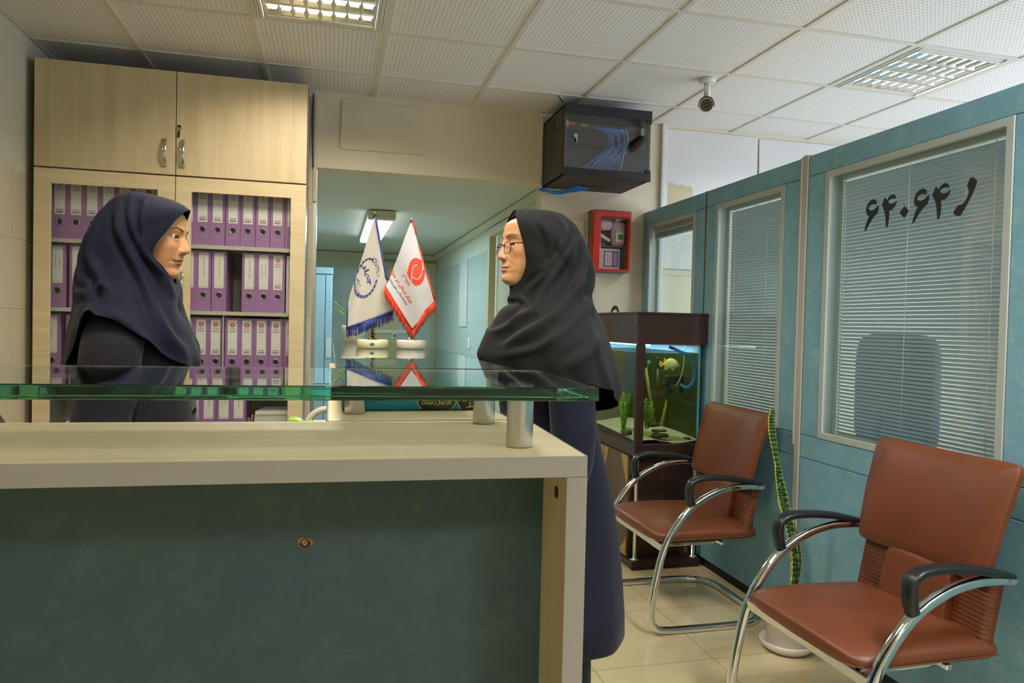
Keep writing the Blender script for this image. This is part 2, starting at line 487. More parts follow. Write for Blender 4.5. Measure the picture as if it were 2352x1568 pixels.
def ceil_mat():
    t = NT('perforated_ceiling_tile'); g = t.add('ShaderNodeNewGeometry'); sp = t.add('ShaderNodeSeparateXYZ'); t.link(g.outputs['Position'], sp.inputs[0])
    u = t.math('FRACT', t.math('DIVIDE', t.math('SUBTRACT', sp.outputs[0], GX0), GMX)); v = t.math('FRACT', t.math('DIVIDE', t.math('SUBTRACT', sp.outputs[1], GY0), GMY))
    N = 29.0
    def cell(a): return t.math('SUBTRACT', t.math('FRACT', t.math('MULTIPLY', a, N)), 0.5)
    a, b = cell(u), cell(v)
    d = t.math('SQRT', t.math('ADD', t.math('MULTIPLY', a, a), t.math('MULTIPLY', b, b)))
    dot = t.math('LESS_THAN', d, 0.185)
    def inside(a): return t.math('LESS_THAN', t.math('ABSOLUTE', t.math('SUBTRACT', a, 0.5)), 0.45)
    msk = t.math('MULTIPLY', dot, t.math('MULTIPLY', inside(u), inside(v)))
    t.link(t.mix(t.math('MULTIPLY', msk, 0.62), lin((224, 222, 218)), lin((48, 46, 42))), t.b.inputs['Base Color'])  # holes drawn as dark dots, the shade inside them put into colour
    t.b.inputs['Roughness'].default_value = 0.8; return t.m
PLASTER = plain('wall_plaster', (205, 198, 178), 0.7, var=0.03, scale=4)
PLASTER_W = plain('white_plaster', (206, 204, 200), 0.7, var=0.03, scale=4)
WTILE_Y = tilewall('tiled_wall_side', (206, 194, 168), (120, 110, 88), 0.45, 0.333, 3.859, 0.322, 'y', 1.985, (205, 200, 178))
WTILE_X = tilewall('tiled_wall_back', (208, 198, 172), (120, 110, 88), 0.45, 0.333, 1.891, 0.322, 'x', 1.99, (216, 205, 180))
HTILE_Y = tilewall('tiled_corridor_side', (186, 198, 190), (110, 125, 120), 0.32, 0.333, 6.1, 0.310, 'y', 1.96, (200, 204, 186))
HTILE_X = tilewall('tiled_corridor_end', (176, 190, 182), (110, 125, 120), 0.32, 0.333, -0.05, 0.310, 'x', 1.99, (196, 200, 180))
b = B().box((-1.7, -2.4, -0.06), (5.3, 4.6, 0)).box((-0.7, 4.6, -0.06), (1.5, 9.8, 0)); struct(b, 'floor', floor_mat())
b = B().box((XL-0.15, -2.4, 0), (XL, 4.6, 2.8)); struct(b, 'wall_left', WTILE_Y)
b = B().box((XL-0.15, -2.5, 0), (5.3, -2.35, 2.8)); struct(b, 'wall_front', PLASTER)
b = B().box((XL, YB, 0), (-0.105, YB+0.12, 2.8)).box((-0.105, YB, 2.205), (1.288, YB+0.12, 2.8)).box((1.288, YB, 0), (5.3, YB+0.12, 2.8))
struct(b, 'wall_back', WTILE_X)
# corridor beyond the opening
b = B().box((-0.72, YB+0.12, 0), (-0.6, 9.7, 2.4)); struct(b, 'wall_hall_left', HTILE_Y)
b = B().box((1.34, YB+0.12, 0), (1.46, 5.1, 2.4)).box((1.34, 5.1, 2.06), (1.46, 6.05, 2.4)).box((1.34, 6.05, 0), (1.46, 9.7, 2.4)); struct(b, 'wall_hall_right', HTILE_Y)
b = B().box((-0.72, 9.6, 0), (1.46, 9.7, 2.4)); struct(b, 'wall_hall_end', HTILE_X)
b = B().box((-0.72, YB+0.12, 2.205), (1.46, 9.7, 2.3)); struct(b, 'ceiling_hall', plain('hall_ceiling_paint', (205, 206, 196), 0.7, var=0.02, scale=3))
b = B().box((1.30, YB+0.12, 2.13), (1.34, 9.6, 2.195)).box((-0.6, 9.56, 2.13), (1.30, 9.6, 2.195)); struct(b, 'trim_cornice', plain('cornice_paint', (200, 196, 168), 0.6, var=0.02))
CREAM = plain('cream_door_paint', (196, 188, 150), 0.5, var=0.03)
b = B().box((1.30, 5.06, 0), (1.36, 5.13, 2.12)).box((1.30, 6.02, 0), (1.36, 6.09, 2.12)).box((1.30, 5.13, 2.05), (1.36, 6.02, 2.12)); dr = struct(b, 'door_2', CREAM, bevel=0.004)
B().box((1.37, 5.13, 0), (1.41, 6.02, 2.05)).build('door_leaf', plain('pale_door', (190, 188, 164), 0.5, var=0.03), dr)
b = B().box((0.56, 9.54, 0), (0.64, 9.6, 2.09)).box((1.28, 9.54, 0), (1.34, 9.6, 2.09)).box((0.64, 9.54, 2.02), (1.28, 9.6, 2.09)); dr = struct(b, 'door_1', CREAM, bevel=0.004)
B().box((0.86, 9.55, 0), (1.28, 9.59, 2.02)).build('door_leaf', plain('pale_green_door', (186, 202, 190), 0.5, var=0.02), dr)
B().box((0.64, 9.55, 0), (0.86, 9.59, 2.02)).build('side_panel', plain('maple_panel', (205, 194, 150), 0.5, var=0.02), dr)
# ceiling: perforated lay-in tiles with open cells where the luminaires sit
b = B(); holes = [(round((x-GX0)/GMX), round((y-GY0)/GMY)) for x, y, k in FIXTURES]
for i in range(-1, 11):
    for j in range(-9, 3):
        if (i, j) in holes: continue
        x0, x1 = max(GX0+i*GMX, XL), min(GX0+(i+1)*GMX, 5.0); y0, y1 = max(GY0+j*GMY, -2.36), min(GY0+(j+1)*GMY, YB)
        if x1-x0 < 0.01 or y1-y0 < 0.01: continue
        b.box((x0, y0, ZC), (x1, y1, ZC+0.012))
struct(b, 'ceiling', ceil_mat())
b = B()
for i in range(0, 10): b.box((GX0+i*GMX-0.012, -2.36, ZC-0.006), (GX0+i*GMX+0.012, YB, ZC))
for j in range(-8, 3): b.box((XL, GY0+j*GMY-0.012, ZC-0.0065), (5.0, GY0+j*GMY+0.012, ZC))
b.box((XL, -2.36, ZC-0.006), (XL+0.022, YB, ZC))
struct(b, 'trim_ceiling_grid', plain('grid_paint', (205, 200, 188), 0.5, var=0.02))
b = B().box((-1.7, -2.5, 2.8), (5.3, 4.6, 2.86)); struct(b, 'ceiling_slab', plain('concrete_slab', (120, 118, 112), 0.9, var=0.03))
# patched paper on the beam, cable cover strips, boards on the far right of the back wall
b = B()
pts = []
for cx, cz, a0 in ((0.515, 2.60, 0), (0.065, 2.60, 90), (0.055, 2.345, 180), (0.525, 2.332, 270)):
    r = 0.022 if cx < 0.3 else 0.006
    for k in range(6):
        a = math.radians(a0+k*18); pts.append((cx+r*cos(a), YB-0.012, cz+r*sin(a)))
b.poly(pts, (0, 0.012, 0)); struct(b, 'trim_patch', plain('patch_paper', (208, 198, 172), 0.7, var=0.04, scale=5), bevel=0.004)
b = B().box((1.272, YB-0.014, 2.20), (1.286, YB, 2.64)).box((1.25, YB-0.02, 2.63), (1.31, YB, 2.65)); struct(b, 'trim_cable_cover', PLASTER_W, bevel=0.003)
b = B().box((2.105, YB-0.03, 0), (2.135, YB, ZC)); struct(b, 'trim_casing', PLASTER_W, bevel=0.006)
b = B().box((2.137, YB-0.012, 1.7), (2.83, YB, 2.63)); struct(b, 'trim_board', PLASTER_W, bevel=0.003)
b = B().poly([(2.165, YB-0.0135, 2.10), (2.345, YB-0.0135, 2.10), (2.345, YB-0.0135, 2.245), (2.325, YB-0.0135, 2.262), (2.295, YB-0.0135, 2.255), (2.262, YB-0.0135, 2.268), (2.235, YB-0.0135, 2.258), (2.205, YB-0.0135, 2.27), (2.165, YB-0.0135, 2.275)], (0, 0.0012, 0)); struct(b, 'trim_torn_patch', plain('torn_patch_beige', (190, 178, 142), 0.8, var=0.04))
b = B().poly([(2.845, YB-0.03, 1.9), (2.84, YB-0.012, 2.62), (4.0, YB-0.012, 2.63), (4.0, YB-0.012, 1.9)], (0, 0.008, 0)); struct(b, 'trim_sheet', PLASTER_W)
b = B().box((-0.118, YB-0.02, 2.0), (-0.098, YB, 2.62)); struct(b, 'trim_corner_strip', plain('corner_strip', (200, 190, 165), 0.6), bevel=0.003)
b = B().box((-0.115, YB-0.004, 0), (-0.095, YB+0.13, 2.19)); struct(b, 'trim_metal_corner', BRUSH)
b = B().box((1.35, YB-0.02, 0.9), (1.575, YB, 1.985)); struct(b, 'door_3', plain('cream_panel', (206, 196, 168), 0.5, var=0.02), bevel=0.002)
# far side of the other room: the daylight window
b = B().box((5.0, -2.4, 0), (5.15, 4.6, 0.55)).box((5.0, -2.4, 2.45), (5.15, 4.6, 2.8)).box((5.0, -2.4, 0.55), (5.15, -0.6, 2.45)).box((5.0, 3.9, 0.55), (5.15, 4.6, 2.45))
struct(b, 'wall_right', PLASTER_W)
b = B()
for y in (-0.6, 0.5, 1.6, 2.75, 3.86): b.box((5.02, y, 0.55), (5.07, y+0.04, 2.45))
for z in (0.55, 1.75, 2.41): b.box((5.02, -0.6, z), (5.07, 3.9, z+0.04))
struct(b, 'window_4', WHITE)

# glazed partition ------------------------------------------------------
XF, XB = XP, XP+0.075
Z_TOP, Z_RAIL, Z_SILL, Z_LOW = 2.063, 1.972, 0.852, 0.752
b = B()
def seg(y0, y1, z0, z1, g=0.0012): b.box((XF, y0+g, z0+g), (XB, y1-g, z1-g))
WIN = [(3.72, 4.345), (2.893, 3.495), (1.755, 2.612)]
BAYS = [(3.613, 4.43, 3.72, 4.345), (2.767, 3.603, 2.893, 3.495), (1.60, 2.726, 1.755, 2.612)]
for y0, y1, w0, w1 in BAYS:
    seg(y0, y1, Z_RAIL, Z_TOP); seg(y0, y1, Z_LOW, Z_SILL); seg(y0, y1, 0.045, Z_LOW)
    seg(y0, w0, Z_SILL, Z_RAIL); seg(w1, y1, Z_SILL, Z_RAIL)
for y0, y1 in ((0.45, 1.59), (-0.9, 0.44), (-2.34, -0.91)):
    seg(y0, y1, Z_RAIL, Z_TOP); seg(y0, y1, Z_LOW, Z_RAIL); seg(y0, y1, 0.045, Z_LOW)
wp = struct(b, 'wall_partition', TEAL, bevel=0.002, seg=1)
b = B().box((XF+0.012, -2.34, 0), (XB-0.012, YB, 0.06)); struct(b, 'baseboard_partition', plain('black_plinth', (24, 24, 22), 0.6))
POSTM = plain('post_aluminium', (176, 170, 160), 0.4, 0.0, var=0.02)
b = B().box((XF-0.006, 2.729, 0.0), (XB, 2.764, Z_TOP+0.006)).box((XF-0.010, 2.763, 0.80), (XF, 2.773, Z_TOP)); struct(b, 'trim_post', POSTM, bevel=0.003)
b = B().box((XF-0.001, 3.604, 0.045), (XB, 3.612, Z_TOP)).box((XF, 1.591, 0.045), (XB, 1.599, Z_TOP)); struct(b, 'trim_joint', plain('joint_strip', (92, 86, 72), 0.5))
PANE_P = pane('partition_pane', (0.88, 0.95, 0.92), 1.5, 0.0, 0.055)
for n, (y0, y1) in enumerate(WIN):
    z0, z1 = Z_SILL+0.001, Z_RAIL-0.001; b = B(); w = 0.027
    for xa, xb_ in ((XF-0.004, XF+0.012), (XB-0.012, XB+0.004)):
        b.box((xa, y0, z0), (xb_, y0+w, z1)).box((xa, y1-w, z0), (xb_, y1, z1)).box((xa, y0+w, z0), (xb_, y1-w, z0+w)).box((xa, y0+w, z1-w), (xb_, y1-w, z1))
    b.box((XF+0.012, y0, z0), (XB-0.012, y0+0.006, z1)).box((XF+0.012, y1-0.006, z0), (XB-0.012, y1, z1)).box((XF+0.012, y0, z0), (XB-0.012, y1, z0+0.006)).box((XF+0.012, y0, z1-0.006), (XB-0.012, y1, z1))
    wo = struct(b, 'window_%d' % (n+1), ALU_P, bevel=0.0015, seg=1)
    B().box((XF+0.003, y0+w, z0+w), (XF+0.003, y1-w, z1-w)).build('pane', PANE_P, wo, recalc=False)
    B().box((XB-0.006, y0+w, z0+w), (XB-0.006, y1-w, z1-w)).build('pane', PANE_P, wo, recalc=False)
    if n == 2:
        # telephone number and handset cut from black film on the pane
        O = lambda x, y: onX(1960+x/7.35, 390+y/7.35, XF+0.0015)
        six = [(1185,315),(1225,330),(1245,370),(1240,400),(1225,412),(1170,405),(1120,425),(1085,460),(1078,490),(1100,515),(1140,525),(1190,505),(1240,455),(1275,425),(1285,440),(1275,510),(1255,580),(1220,605),(1170,660),(1110,745),(1050,850),(1015,900),(1000,905),(997,880),(1010,820),(1040,730),(1085,625),(1050,610),(1030,570),(1023,520),(1035,460),(1070,390),(1120,335)]
        four = [(1395,275),(1440,335),(1470,280),(1510,240),(1560,222),(1600,235),(1622,270),(1620,295),(1605,303),(1560,295),(1510,310),(1475,340),(1468,370),(1490,390),(1530,397),(1575,385),(1610,360),(1635,335),(1640,350),(1625,400),(1590,460),(1540,505),(1480,522),(1485,600),(1480,690),(1465,780),(1445,830),(1430,840),(1415,820),(1410,730),(1405,640),(1390,560),(1360,480),(1333,420),(1350,380)]
        dia = [(865,608),(943,697),(858,815),(780,725)]
        hand = [(1975,133),(2020,123),(2055,145),(2093,185),(2075,255),(2040,350),(1990,460),(1920,590),(1850,705),(1805,777),(1760,778),(1712,765),(1690,720),(1725,660),(1760,600),(1835,582),(1880,540),(1915,480),(1945,405),(1950,360),(1940,315),(1920,268),(1945,205)]
        sixb = [(350+(x-1185)*0.84, 495+(y-315)*0.915) for x, y in six]
        fourb = [(533+(x-1395)*0.831, 462+(y-275)*0.908) for x, y in four]
        DEC = plain('black_film', (20, 19, 17), 0.5, var=0.0)
        bb = B()
        for pl in (six, four, dia, hand, sixb, fourb): bb.poly([O(*p) for p in pl], (-0.0006, 0, 0))
        bb.build('number_lettering', DEC, wo)
# venetian blinds between the panes
SLAT = NT('blind_slat'); SLAT.b.inputs['Base Color'].default_value = lin((168, 178, 182)); SLAT.b.inputs['Roughness'].default_value = 0.45
SLAT = SLAT.m
def blind(y0, y1, ztop, zbot, tilt, label, cordy):
    xm = (XF+XB)/2; b = B(); z = ztop; p = 0.0148; hw = 0.008
    root = thing('venetian_blind', label, 'blind', (xm, (y0+y1)/2, zbot), 'blinds between the partition panes')
    B().box((xm-0.011, y0, ztop), (xm+0.011, y1, ztop+0.02)).build('headrail', ALU_P, root)
    B().box((xm-0.009, y0, zbot-0.012), (xm+0.009, y1, zbot-0.002)).build('bottom_rail', ALU_P, root)
    while z > zbot+0.01:
        z -= p
        r = []
        for y in (y0, y1):
            r.append([(xm-hw*cos(tilt)*s_, y, z+hw*sin(tilt)*s_+0.0016*(1-s_*s_)) for s_ in (1, 0.33, -0.33, -1)])
        b.rings(r, False, False)
    b.build('slats', SLAT, root)
    for y in cordy:
        B().tube([(xm-0.011, y, ztop), (xm-0.011, y, zbot)], 0.0012, n=6).build('ladder_cord', WHITE, root)
    return root
blind(1.79, 2.545, 1.925, 0.885, 0.84, 'wide venetian blind behind the large pane with the black telephone number', (1.84, 2.19, 2.52))
blind(2.925, 3.40, 1.925, 0.885, 0.98, 'narrow venetian blind behind the middle pane beside the aquarium', (3.06, 3.345))
xm = (XF+XB)/2
root = thing('venetian_blind', 'venetian blind drawn up to the top of the far pane above the aquarium', 'blind', (xm, 4.03, 1.89), 'blinds between the partition panes')
B().box((xm-0.011, 3.75, 1.92), (xm+0.011, 4.315, 1.94)).build('headrail', ALU_P, root)
b = B()
for k in range(9): b.box((xm-0.009, 3.75, 1.888+0.0032*k), (xm+0.009, 4.315, 1.8895+0.0032*k))
b.build('slats', SLAT, root)
B().box((xm-0.009, 3.75, 1.876), (xm+0.009, 4.315, 1.886)).build('bottom_rail', ALU_P, root)

# ceiling luminaires ----------------------------------------------------
MIRROR = plain('louvre_mirror', (225, 226, 228), 0.12, 1.0, var=0.0)
FRAME_L = plain('luminaire_frame', (206, 204, 198), 0.4, var=0.01)
T_W = emis('warm_tube', (1.0, 0.80, 0.48), 14.0); T_C = emis('cool_tube', (0.74, 0.89, 1.0), 14.0)
LBL = ['recessed louvred ceiling light above the two women near the maple cupboard', 'recessed louvred ceiling light beyond the glazed partition',
       'recessed louvred ceiling light over the front of the counter', 'recessed louvred ceiling light over the near brown chair', 'recessed louvred ceiling light behind the camera position at left', 'added louvred fill light, unseen behind the camera position at right']
for n, (x0, y0, k) in enumerate(FIXTURES):
    cx, cy = x0+0.3, y0+0.304; z = ZC-0.006
    root = thing('ceiling_light', LBL[n], 'light', (cx, cy, z), 'recessed ceiling lights')
    b = B()
    for s_ in (0, 1):
        xa = x0+0.012 if s_ == 0 else x0+0.588; d = 1 if s_ == 0 else -1
        for w0, w1, h in ((0, 0.014, 0.0), (0.016, 0.030, -0.004), (0.032, 0.046, -0.008), (0.046, 0.056, 0.004)):
            b.box((xa+d*w0, y0+0.012, z+h), (xa+d*w1, y0+0.596, z+0.03))
    for w0, w1, h in ((0, 0.014, 0.0), (0.016, 0.030, -0.004), (0.032, 0.046, -0.008), (0.046, 0.056, 0.004)):
        b.box((x0+0.06, y0+0.012+w0, z+h), (x0+0.54, y0+0.012+w1, z+0.03))
    b.box((x0+0.06, y0+0.575, z), (x0+0.54, y0+0.596, z+0.03))
    b.build('frame', FRAME_L, root, bevel=0.002)
    B().box((x0+0.02, y0+0.02, z+0.10), (x0+0.58, y0+0.59, z+0.11)).box((x0+0.02, y0+0.02, z+0.03), (x0+0.03, y0+0.59, z+0.10)).box((x0+0.57, y0+0.02, z+0.03), (x0+0.58, y0+0.59, z+0.10)).box((x0+0.03, y0+0.02, z+0.03), (x0+0.57, y0+0.03, z+0.10)).box((x0+0.03, y0+0.58, z+0.03), (x0+0.57, y0+0.59, z+0.10)).build('housing', WHITE, root)
    ya, yb = y0+0.07, y0+0.574; pit = (yb-ya)/4
    rb, lb = B(), B()
    for r in range(5):
        y = ya+r*pit
        # mirrored ridge between two tubes
        R = []
        for x in (x0+0.066, x0+0.534):
            R.append([(x, y-0.026, z+0.022), (x, y-0.012, z+0.008), (x, y, z+0.0), (x, y+0.012, z+0.008), (x, y+0.026, z+0.022)])
        rb.rings(R, False, False)
    rb.build('reflector', MIRROR, root)
    for r in range(4):
        yc = ya+(r+0.5)*pit
        for q in range(9):
            x = x0+0.066+q*0.468/8
            R = [[(x-0.011, yc-pit/2+0.020, z+0.017), (x-0.004, yc-pit/2+0.008, z+0.007), (x, yc-pit/2, z+0.001), (x+0.004, yc-pit/2+0.008, z+0.007), (x+0.011, yc-pit/2+0.020, z+0.017)],
                 [(x-0.011, yc+pit/2-0.020, z+0.017), (x-0.004, yc+pit/2-0.008, z+0.007), (x, yc+pit/2, z+0.001), (x+0.004, yc+pit/2-0.008, z+0.007), (x+0.011, yc+pit/2-0.020, z+0.017)]]
            lb.rings(R, False, False)
        warm = (r % 2 == (0 if n == 1 else 1)) if n < 2 else r % 2 == 0
        tb = B().cyl((x0+0.07, yc, z+0.035), (x0+0.53, yc, z+0.035), 0.013, 14)
        to = tb.build('fluorescent_tube', T_W if warm else T_C, root)
        L = bpy.data.lights.new('tube_light', 'AREA'); L.shape = 'RECTANGLE'; L.size = 0.46; L.size_y = 0.05
        L.energy = TUBE_W*k*((1.15, 0.6, 1.0, 0.45, 1.0, 0.4)[n] if warm else (0.75, 1.6, 0.85, 1.5, 1.0, 1.6)[n]); L.color = WARM if warm else COOL
        lo = bpy.data.objects.new('tube_light', L); COL.objects.link(lo); lo.parent = root
        lo.location = (0, yc-cy, 0.019)
    lb.build('louvre', MIRROR, root)
# corridor lamp
root = thing('corridor_light', 'white boxed fluorescent lamp on the corridor ceiling behind the flags', 'light', (0.385, 6.9, 2.13))
B().box((0.275, 5.9, 2.13), (0.495, 6.0, 2.2)).box((0.275, 7.78, 2.13), (0.495, 7.88, 2.2)).box((0.275, 6.0, 2.17), (0.495, 7.78, 2.2)).build('housing', plain('lamp_housing', (205, 200, 180), 0.5), root, bevel=0.01)
B().box((0.29, 6.0, 2.135), (0.48, 7.78, 2.168)).build('diffuser', emis('hall_diffuser', (0.86, 0.97, 1.0), 6.0), root)
L = bpy.data.lights.new('hall_light', 'AREA'); L.shape = 'RECTANGLE'; L.size = 0.19; L.size_y = 1.7; L.energy = 34; L.color = (0.60, 0.85, 1.0)
lo = bpy.data.objects.new('hall_light', L); COL.objects.link(lo); lo.parent = root; lo.location = (0, 0, -0.0)
# window portal helps sampling the daylight only
L = bpy.data.lights.new('window_portal', 'AREA'); L.shape = 'RECTANGLE'; L.size = 4.5; L.size_y = 1.9; L.cycles.is_portal = True
lo = bpy.data.objects.new('window_portal', L); COL.objects.link(lo); lo.location = (5.0, 1.65, 1.5); lo.rotation_euler = (0, pi/2, pi/2)
lo.rotation_euler = Matrix(((0, 0, 1), (1, 0, 0), (0, 1, 0))).to_euler()

# ================================================================== MAPLE CUPBOARD
YC = 4.0; CX0, CX1, CXM = -1.425, -0.142, -0.785
INNER = plain('cupboard_interior', (178, 172, 158), 0.6, var=0.02)
cup = thing('storage_cupboard', 'tall maple cupboard with solid upper doors and glazed lower doors full of purple binders', 'cupboard', (CXM, 4.21, 0))
B().box((CX0, YC+0.02, 0), (CX0+0.018, YB-0.004, 2.55)).box((CX1-0.018, YC+0.02, 0), (CX1, YB-0.004, 2.55)).box((CX0, YC+0.02, 2.532), (CX1, YB-0.004, 2.55)).box((CX0+0.018, YC+0.03, 0.0), (CX1-0.018, YC+0.05, 0.10)).build('carcass', EDGE, cup)
B().box((CX0+0.018, YB-0.012, 0.1), (CX1-0.018, YB-0.004, 2.532)).box((CXM-0.009, YC+0.04, 0.1), (CXM+0.009, YB-0.012, 2.02)).build('inner_panel', INNER, cup)
SHZ = [1.681, 1.3355, 0.983, 0.642, 0.10]
for z in [2.03]+SHZ:
    B().box((CX0+0.018, YC+0.045, z-0.02), (CXM-0.009, YB-0.012, z)).box((CXM+0.009, YC+0.045, z-0.02), (CX1-0.018, YB-0.012, z)).build('shelf', INNER, cup)
xd = onY(516.0, 600, 4.078).x; B().box((xd-0.0026, YC+0.055, 0.983), (xd+0.0026, YB-0.02, 1.315)).build('divider', INNER, cup)
ACRYL = pane('acrylic_handle', (0.80, 0.80, 0.78), 5.0, 0.12, 0.12)
def bow_handle(b, x, y, z0, z1):
    pts = [(x, y, z0), (x, y-0.012, z0+0.004)]+[(x, y-0.014-0.016*sin(pi*k/10), z0+0.006+(z1-z0-0.012)*k/10) for k in range(11)]+[(x, y-0.012, z1-0.004), (x, y, z1)]
    b.tube(pts, 0.0035, 0.0105, n=12, up=(1, 0, 0))
for x0, x1, hx in ((CX0, CXM-0.002, -0.835), (CXM+0.002, CX1, -0.750)):
    d = B().box((x0, YC, 2.026), (x1, YC+0.018, 2.55)).build('upper_door', MAPLE_Z, cup, bevel=0.0012, seg=1)
    h = B(); bow_handle(h, hx, YC, 2.066, 2.205); h.build('handle', ACRYL, d)
    if hx > -0.8:
        k = B().cyl((-0.767, YC, 2.262), (-0.767, YC-0.008, 2.262), 0.010, 16).cyl((-0.767, YC-0.008, 2.262), (-0.767, YC-0.02, 2.262), 0.004, 10)
        k.build('lock', ALU, d)
        B().box((-0.775, YC-0.018, 2.262), (-0.759, YC-0.015, 2.276)).cyl((-0.768, YC-0.012, 2.245), (-0.771, YC-0.012, 2.215), 0.006, 8).build('key', BLACKP, d)
for x0, x1, o0, o1, hx in ((CX0, CXM-0.002, -1.351, -0.868, None), (CXM+0.002, CX1, -0.709, -0.219, -0.748)):
    z0, z1, zt, zb = 0.10, 2.018, 1.945, 0.19
    d = B().box((x0, YC, z0), (o0, YC+0.018, z1)).box((o1, YC, z0), (x1, YC+0.018, z1)).box((o0, YC, zt), (o1, YC+0.018, z1)).box((o0, YC, z0), (o1, YC+0.018, zb)).build('glazed_door', MAPLE_X, cup, bevel=0.001, seg=1)
    B().box((o0-0.004, YC+0.010, zb-0.004), (o1+0.004, YC+0.010, zt+0.004)).build('pane', CLEAR, d, recalc=False)
    h = B(); bow_handle(h, -0.748 if hx else -0.835, YC, 1.385, 1.53); h.build('handle', ACRYL, d)
# ------------------------------------------------------------------ binders
PURPLE = plain('purple_binder_card', (150, 106, 152), 0.42, var=0.03, scale=60)
PURPLE_D = plain('purple_emboss', (182, 142, 188), 0.3, var=0.0)
PAPER = plain('label_paper', (214, 208, 200), 0.6, var=0.01)
PRED = plain('print_red', (205, 72, 48), 0.6, var=0.0); PDARK = plain('print_dark', (52, 50, 52), 0.6, var=0.0); PGREY = plain('print_grey', (150, 146, 142), 0.6, var=0.0)
HOLE = plain('hole_dark', (14, 13, 12), 0.6, var=0.0)
BW, BH, BD = 0.0755, 0.318, 0.285; YS = 4.078
binder_n = 0
def binder_base(root, x, z):
    b = B().box((x+0.001, YS, z), (x+BW-0.001, YS+0.004, z+BH)).box((x+0.001, YS+0.002, z), (x+0.004, YS+BD, z+BH)).box((x+BW-0.004, YS+0.002, z), (x+BW-0.001, YS+BD, z+BH))
    b.build('cover', PURPLE, root, bevel=0.0012, seg=2)
    B().box((x+0.012, YS+0.03, z+0.012), (x+BW-0.02, YS+BD-0.01, z+BH-0.014)).build('paper_block', PAPER, root)
    xc = x+BW/2; zc = z+BH*0.27
    R = []
    for r, dy in ((0.0165, 0.0), (0.0165, -0.0018), (0.0135, -0.0018), (0.0135, 0.0)):
        R.append([(xc+r*cos(2*pi*j/24), YS+dy-0.0002, zc+r*sin(2*pi*j/24)) for j in range(24)])
    rg = B().rings(R, True, False).build('finger_ring', ALU, root)
    B()._add([(xc+0.0137*cos(2*pi*j/24), YS-0.0004, zc+0.0137*sin(2*pi*j/24)) for j in range(24)], [list(range(24))]).build('finger_hole', HOLE, rg, recalc=False)
    e = B(); put_text(e, 'GOLF', lambda u, v: (u, YS-0.0004, v), 0.009, 0, (xc+0.004, z+BH*0.145), 0.0, width=0.032)
    e.tube([(xc-0.019+0.0042*cos(2*pi*j/12), YS-0.0004, z+BH*0.145+0.0042*sin(2*pi*j/12)) for j in range(12)], 0.0006, n=4, loop=True)
    e.build('embossed_mark', PURPLE_D, root, recalc=False)
def binder_label(root, x, z, kind, lines=()):
    xc = x+BW/2; w = 0.0235; z0, z1 = z+BH*0.385, z+BH*0.965; y = YS-0.0006
    b = B().box((xc-w, y, z0), (xc+w, YS, z1), 0); f = lambda u, v: (u, y-0.0003, v)
    H = z1-z0
    def rect(x0, a0, x1, a1, mi): b._add([f(x0, a0), f(x1, a0), f(x1, a1), f(x0, a1)], [(0, 1, 2, 3)], mi)
    if kind == 'printed':
        zc = z1-0.026
        b._add([f(xc+0.0135*cos(2*pi*j/28), zc+0.0135*sin(2*pi*j/28)) for j in range(28)], [list(range(28))], 1)
        g = lambda u, v: (u, y-0.0006, v)
        for r0, r1 in ((0.0105, 0.0116),):
            for j in range(28):
                a0, a1 = 2*pi*j/28, 2*pi*(j+1)/28
                b._add([g(xc+r0*cos(a0), zc+r0*sin(a0)), g(xc+r1*cos(a0), zc+r1*sin(a0)), g(xc+r1*cos(a1), zc+r1*sin(a1)), g(xc+r0*cos(a1), zc+r0*sin(a1))], [(0, 1, 2, 3)], 0)
        b._add([g(xc-0.0025, zc+0.006), g(xc+0.003, zc+0.006), g(xc+0.0022, zc-0.007), g(xc-0.0012, zc-0.007)], [(0, 1, 2, 3)], 0)
        put_text(b, 'GOLF', f, 0.0075, 0, (xc, z1-0.047), 0.01, mi=2, width=0.029)
        for k in range(4): rect(xc-0.018, z1-0.0575-0.0024*k, xc+0.018, z1-0.0560-0.0024*k, 3)
        for k in range(4):
            xx = xc-0.012+0.008*k
            b._add([f(xx+0.0026*cos(2*pi*j/10), z0+0.0245+0.0026*sin(2*pi*j/10)) for j in range(10)], [list(range(10))], 2)
        x_ = xc-0.0165; rr = random.Random(3)
        while x_ < xc+0.016:
            wd_ = rr.choice((0.0006, 0.001, 0.0014)); rect(x_, z0+0.008, x_+wd_, z0+0.018, 2); x_ += wd_+rr.choice((0.0007, 0.001))
    else:
        rect(xc-w+0.002, z1-0.0085, xc+w-0.002, z1-0.0075, 2); rect(xc-w+0.002, z0+0.0075, xc+w-0.002, z0+0.0085, 2)
        n = len(lines)
        for k, (s, wid) in enumerate(lines):
            put_text(b, s, f, 0.0105, pi/2, (xc+(0.010*(2*k-(n-1)) if n > 1 else 0.001), (z0+z1)/2+0.012), 0.004, rtl=True, mi=2, width=wid)
    b.build('spine_label', [PAPER, PRED, PDARK, PGREY], root, recalc=False)
NUMW = ['first', 'second', 'third', 'fourth', 'fifth', 'sixth', 'seventh', 'eighth']
ROWN = ['top', 'second', 'third', 'lowest visible']
def put_binder(px, row, side, idx, kind, lines=(), lab=''):
    x = onY(px, 600, YS).x; z = SHZ[row]+0.0005
    txt = {'printed': 'round red logo label', 'written': 'white handwritten-style label'}[kind]
    root = thing('ring_binder', 'purple binder %s from the left on the %s shelf behind the %s glass door' % (NUMW[idx], ROWN[row], side), 'binder', (x+BW/2, YS+BD/2, z), 'purple binders in the cupboard')
    binder_base(root, x, z); binder_label(root, x, z, kind, lines)
PZ = 'پزشکان بنیاد شهید'
R1 = [412.5, 446.3, 481, 516.6, 551, 585.4, 619.4, 653.0]
for i, p in enumerate(R1): put_binder(p, 0, 'right', i, 'printed')
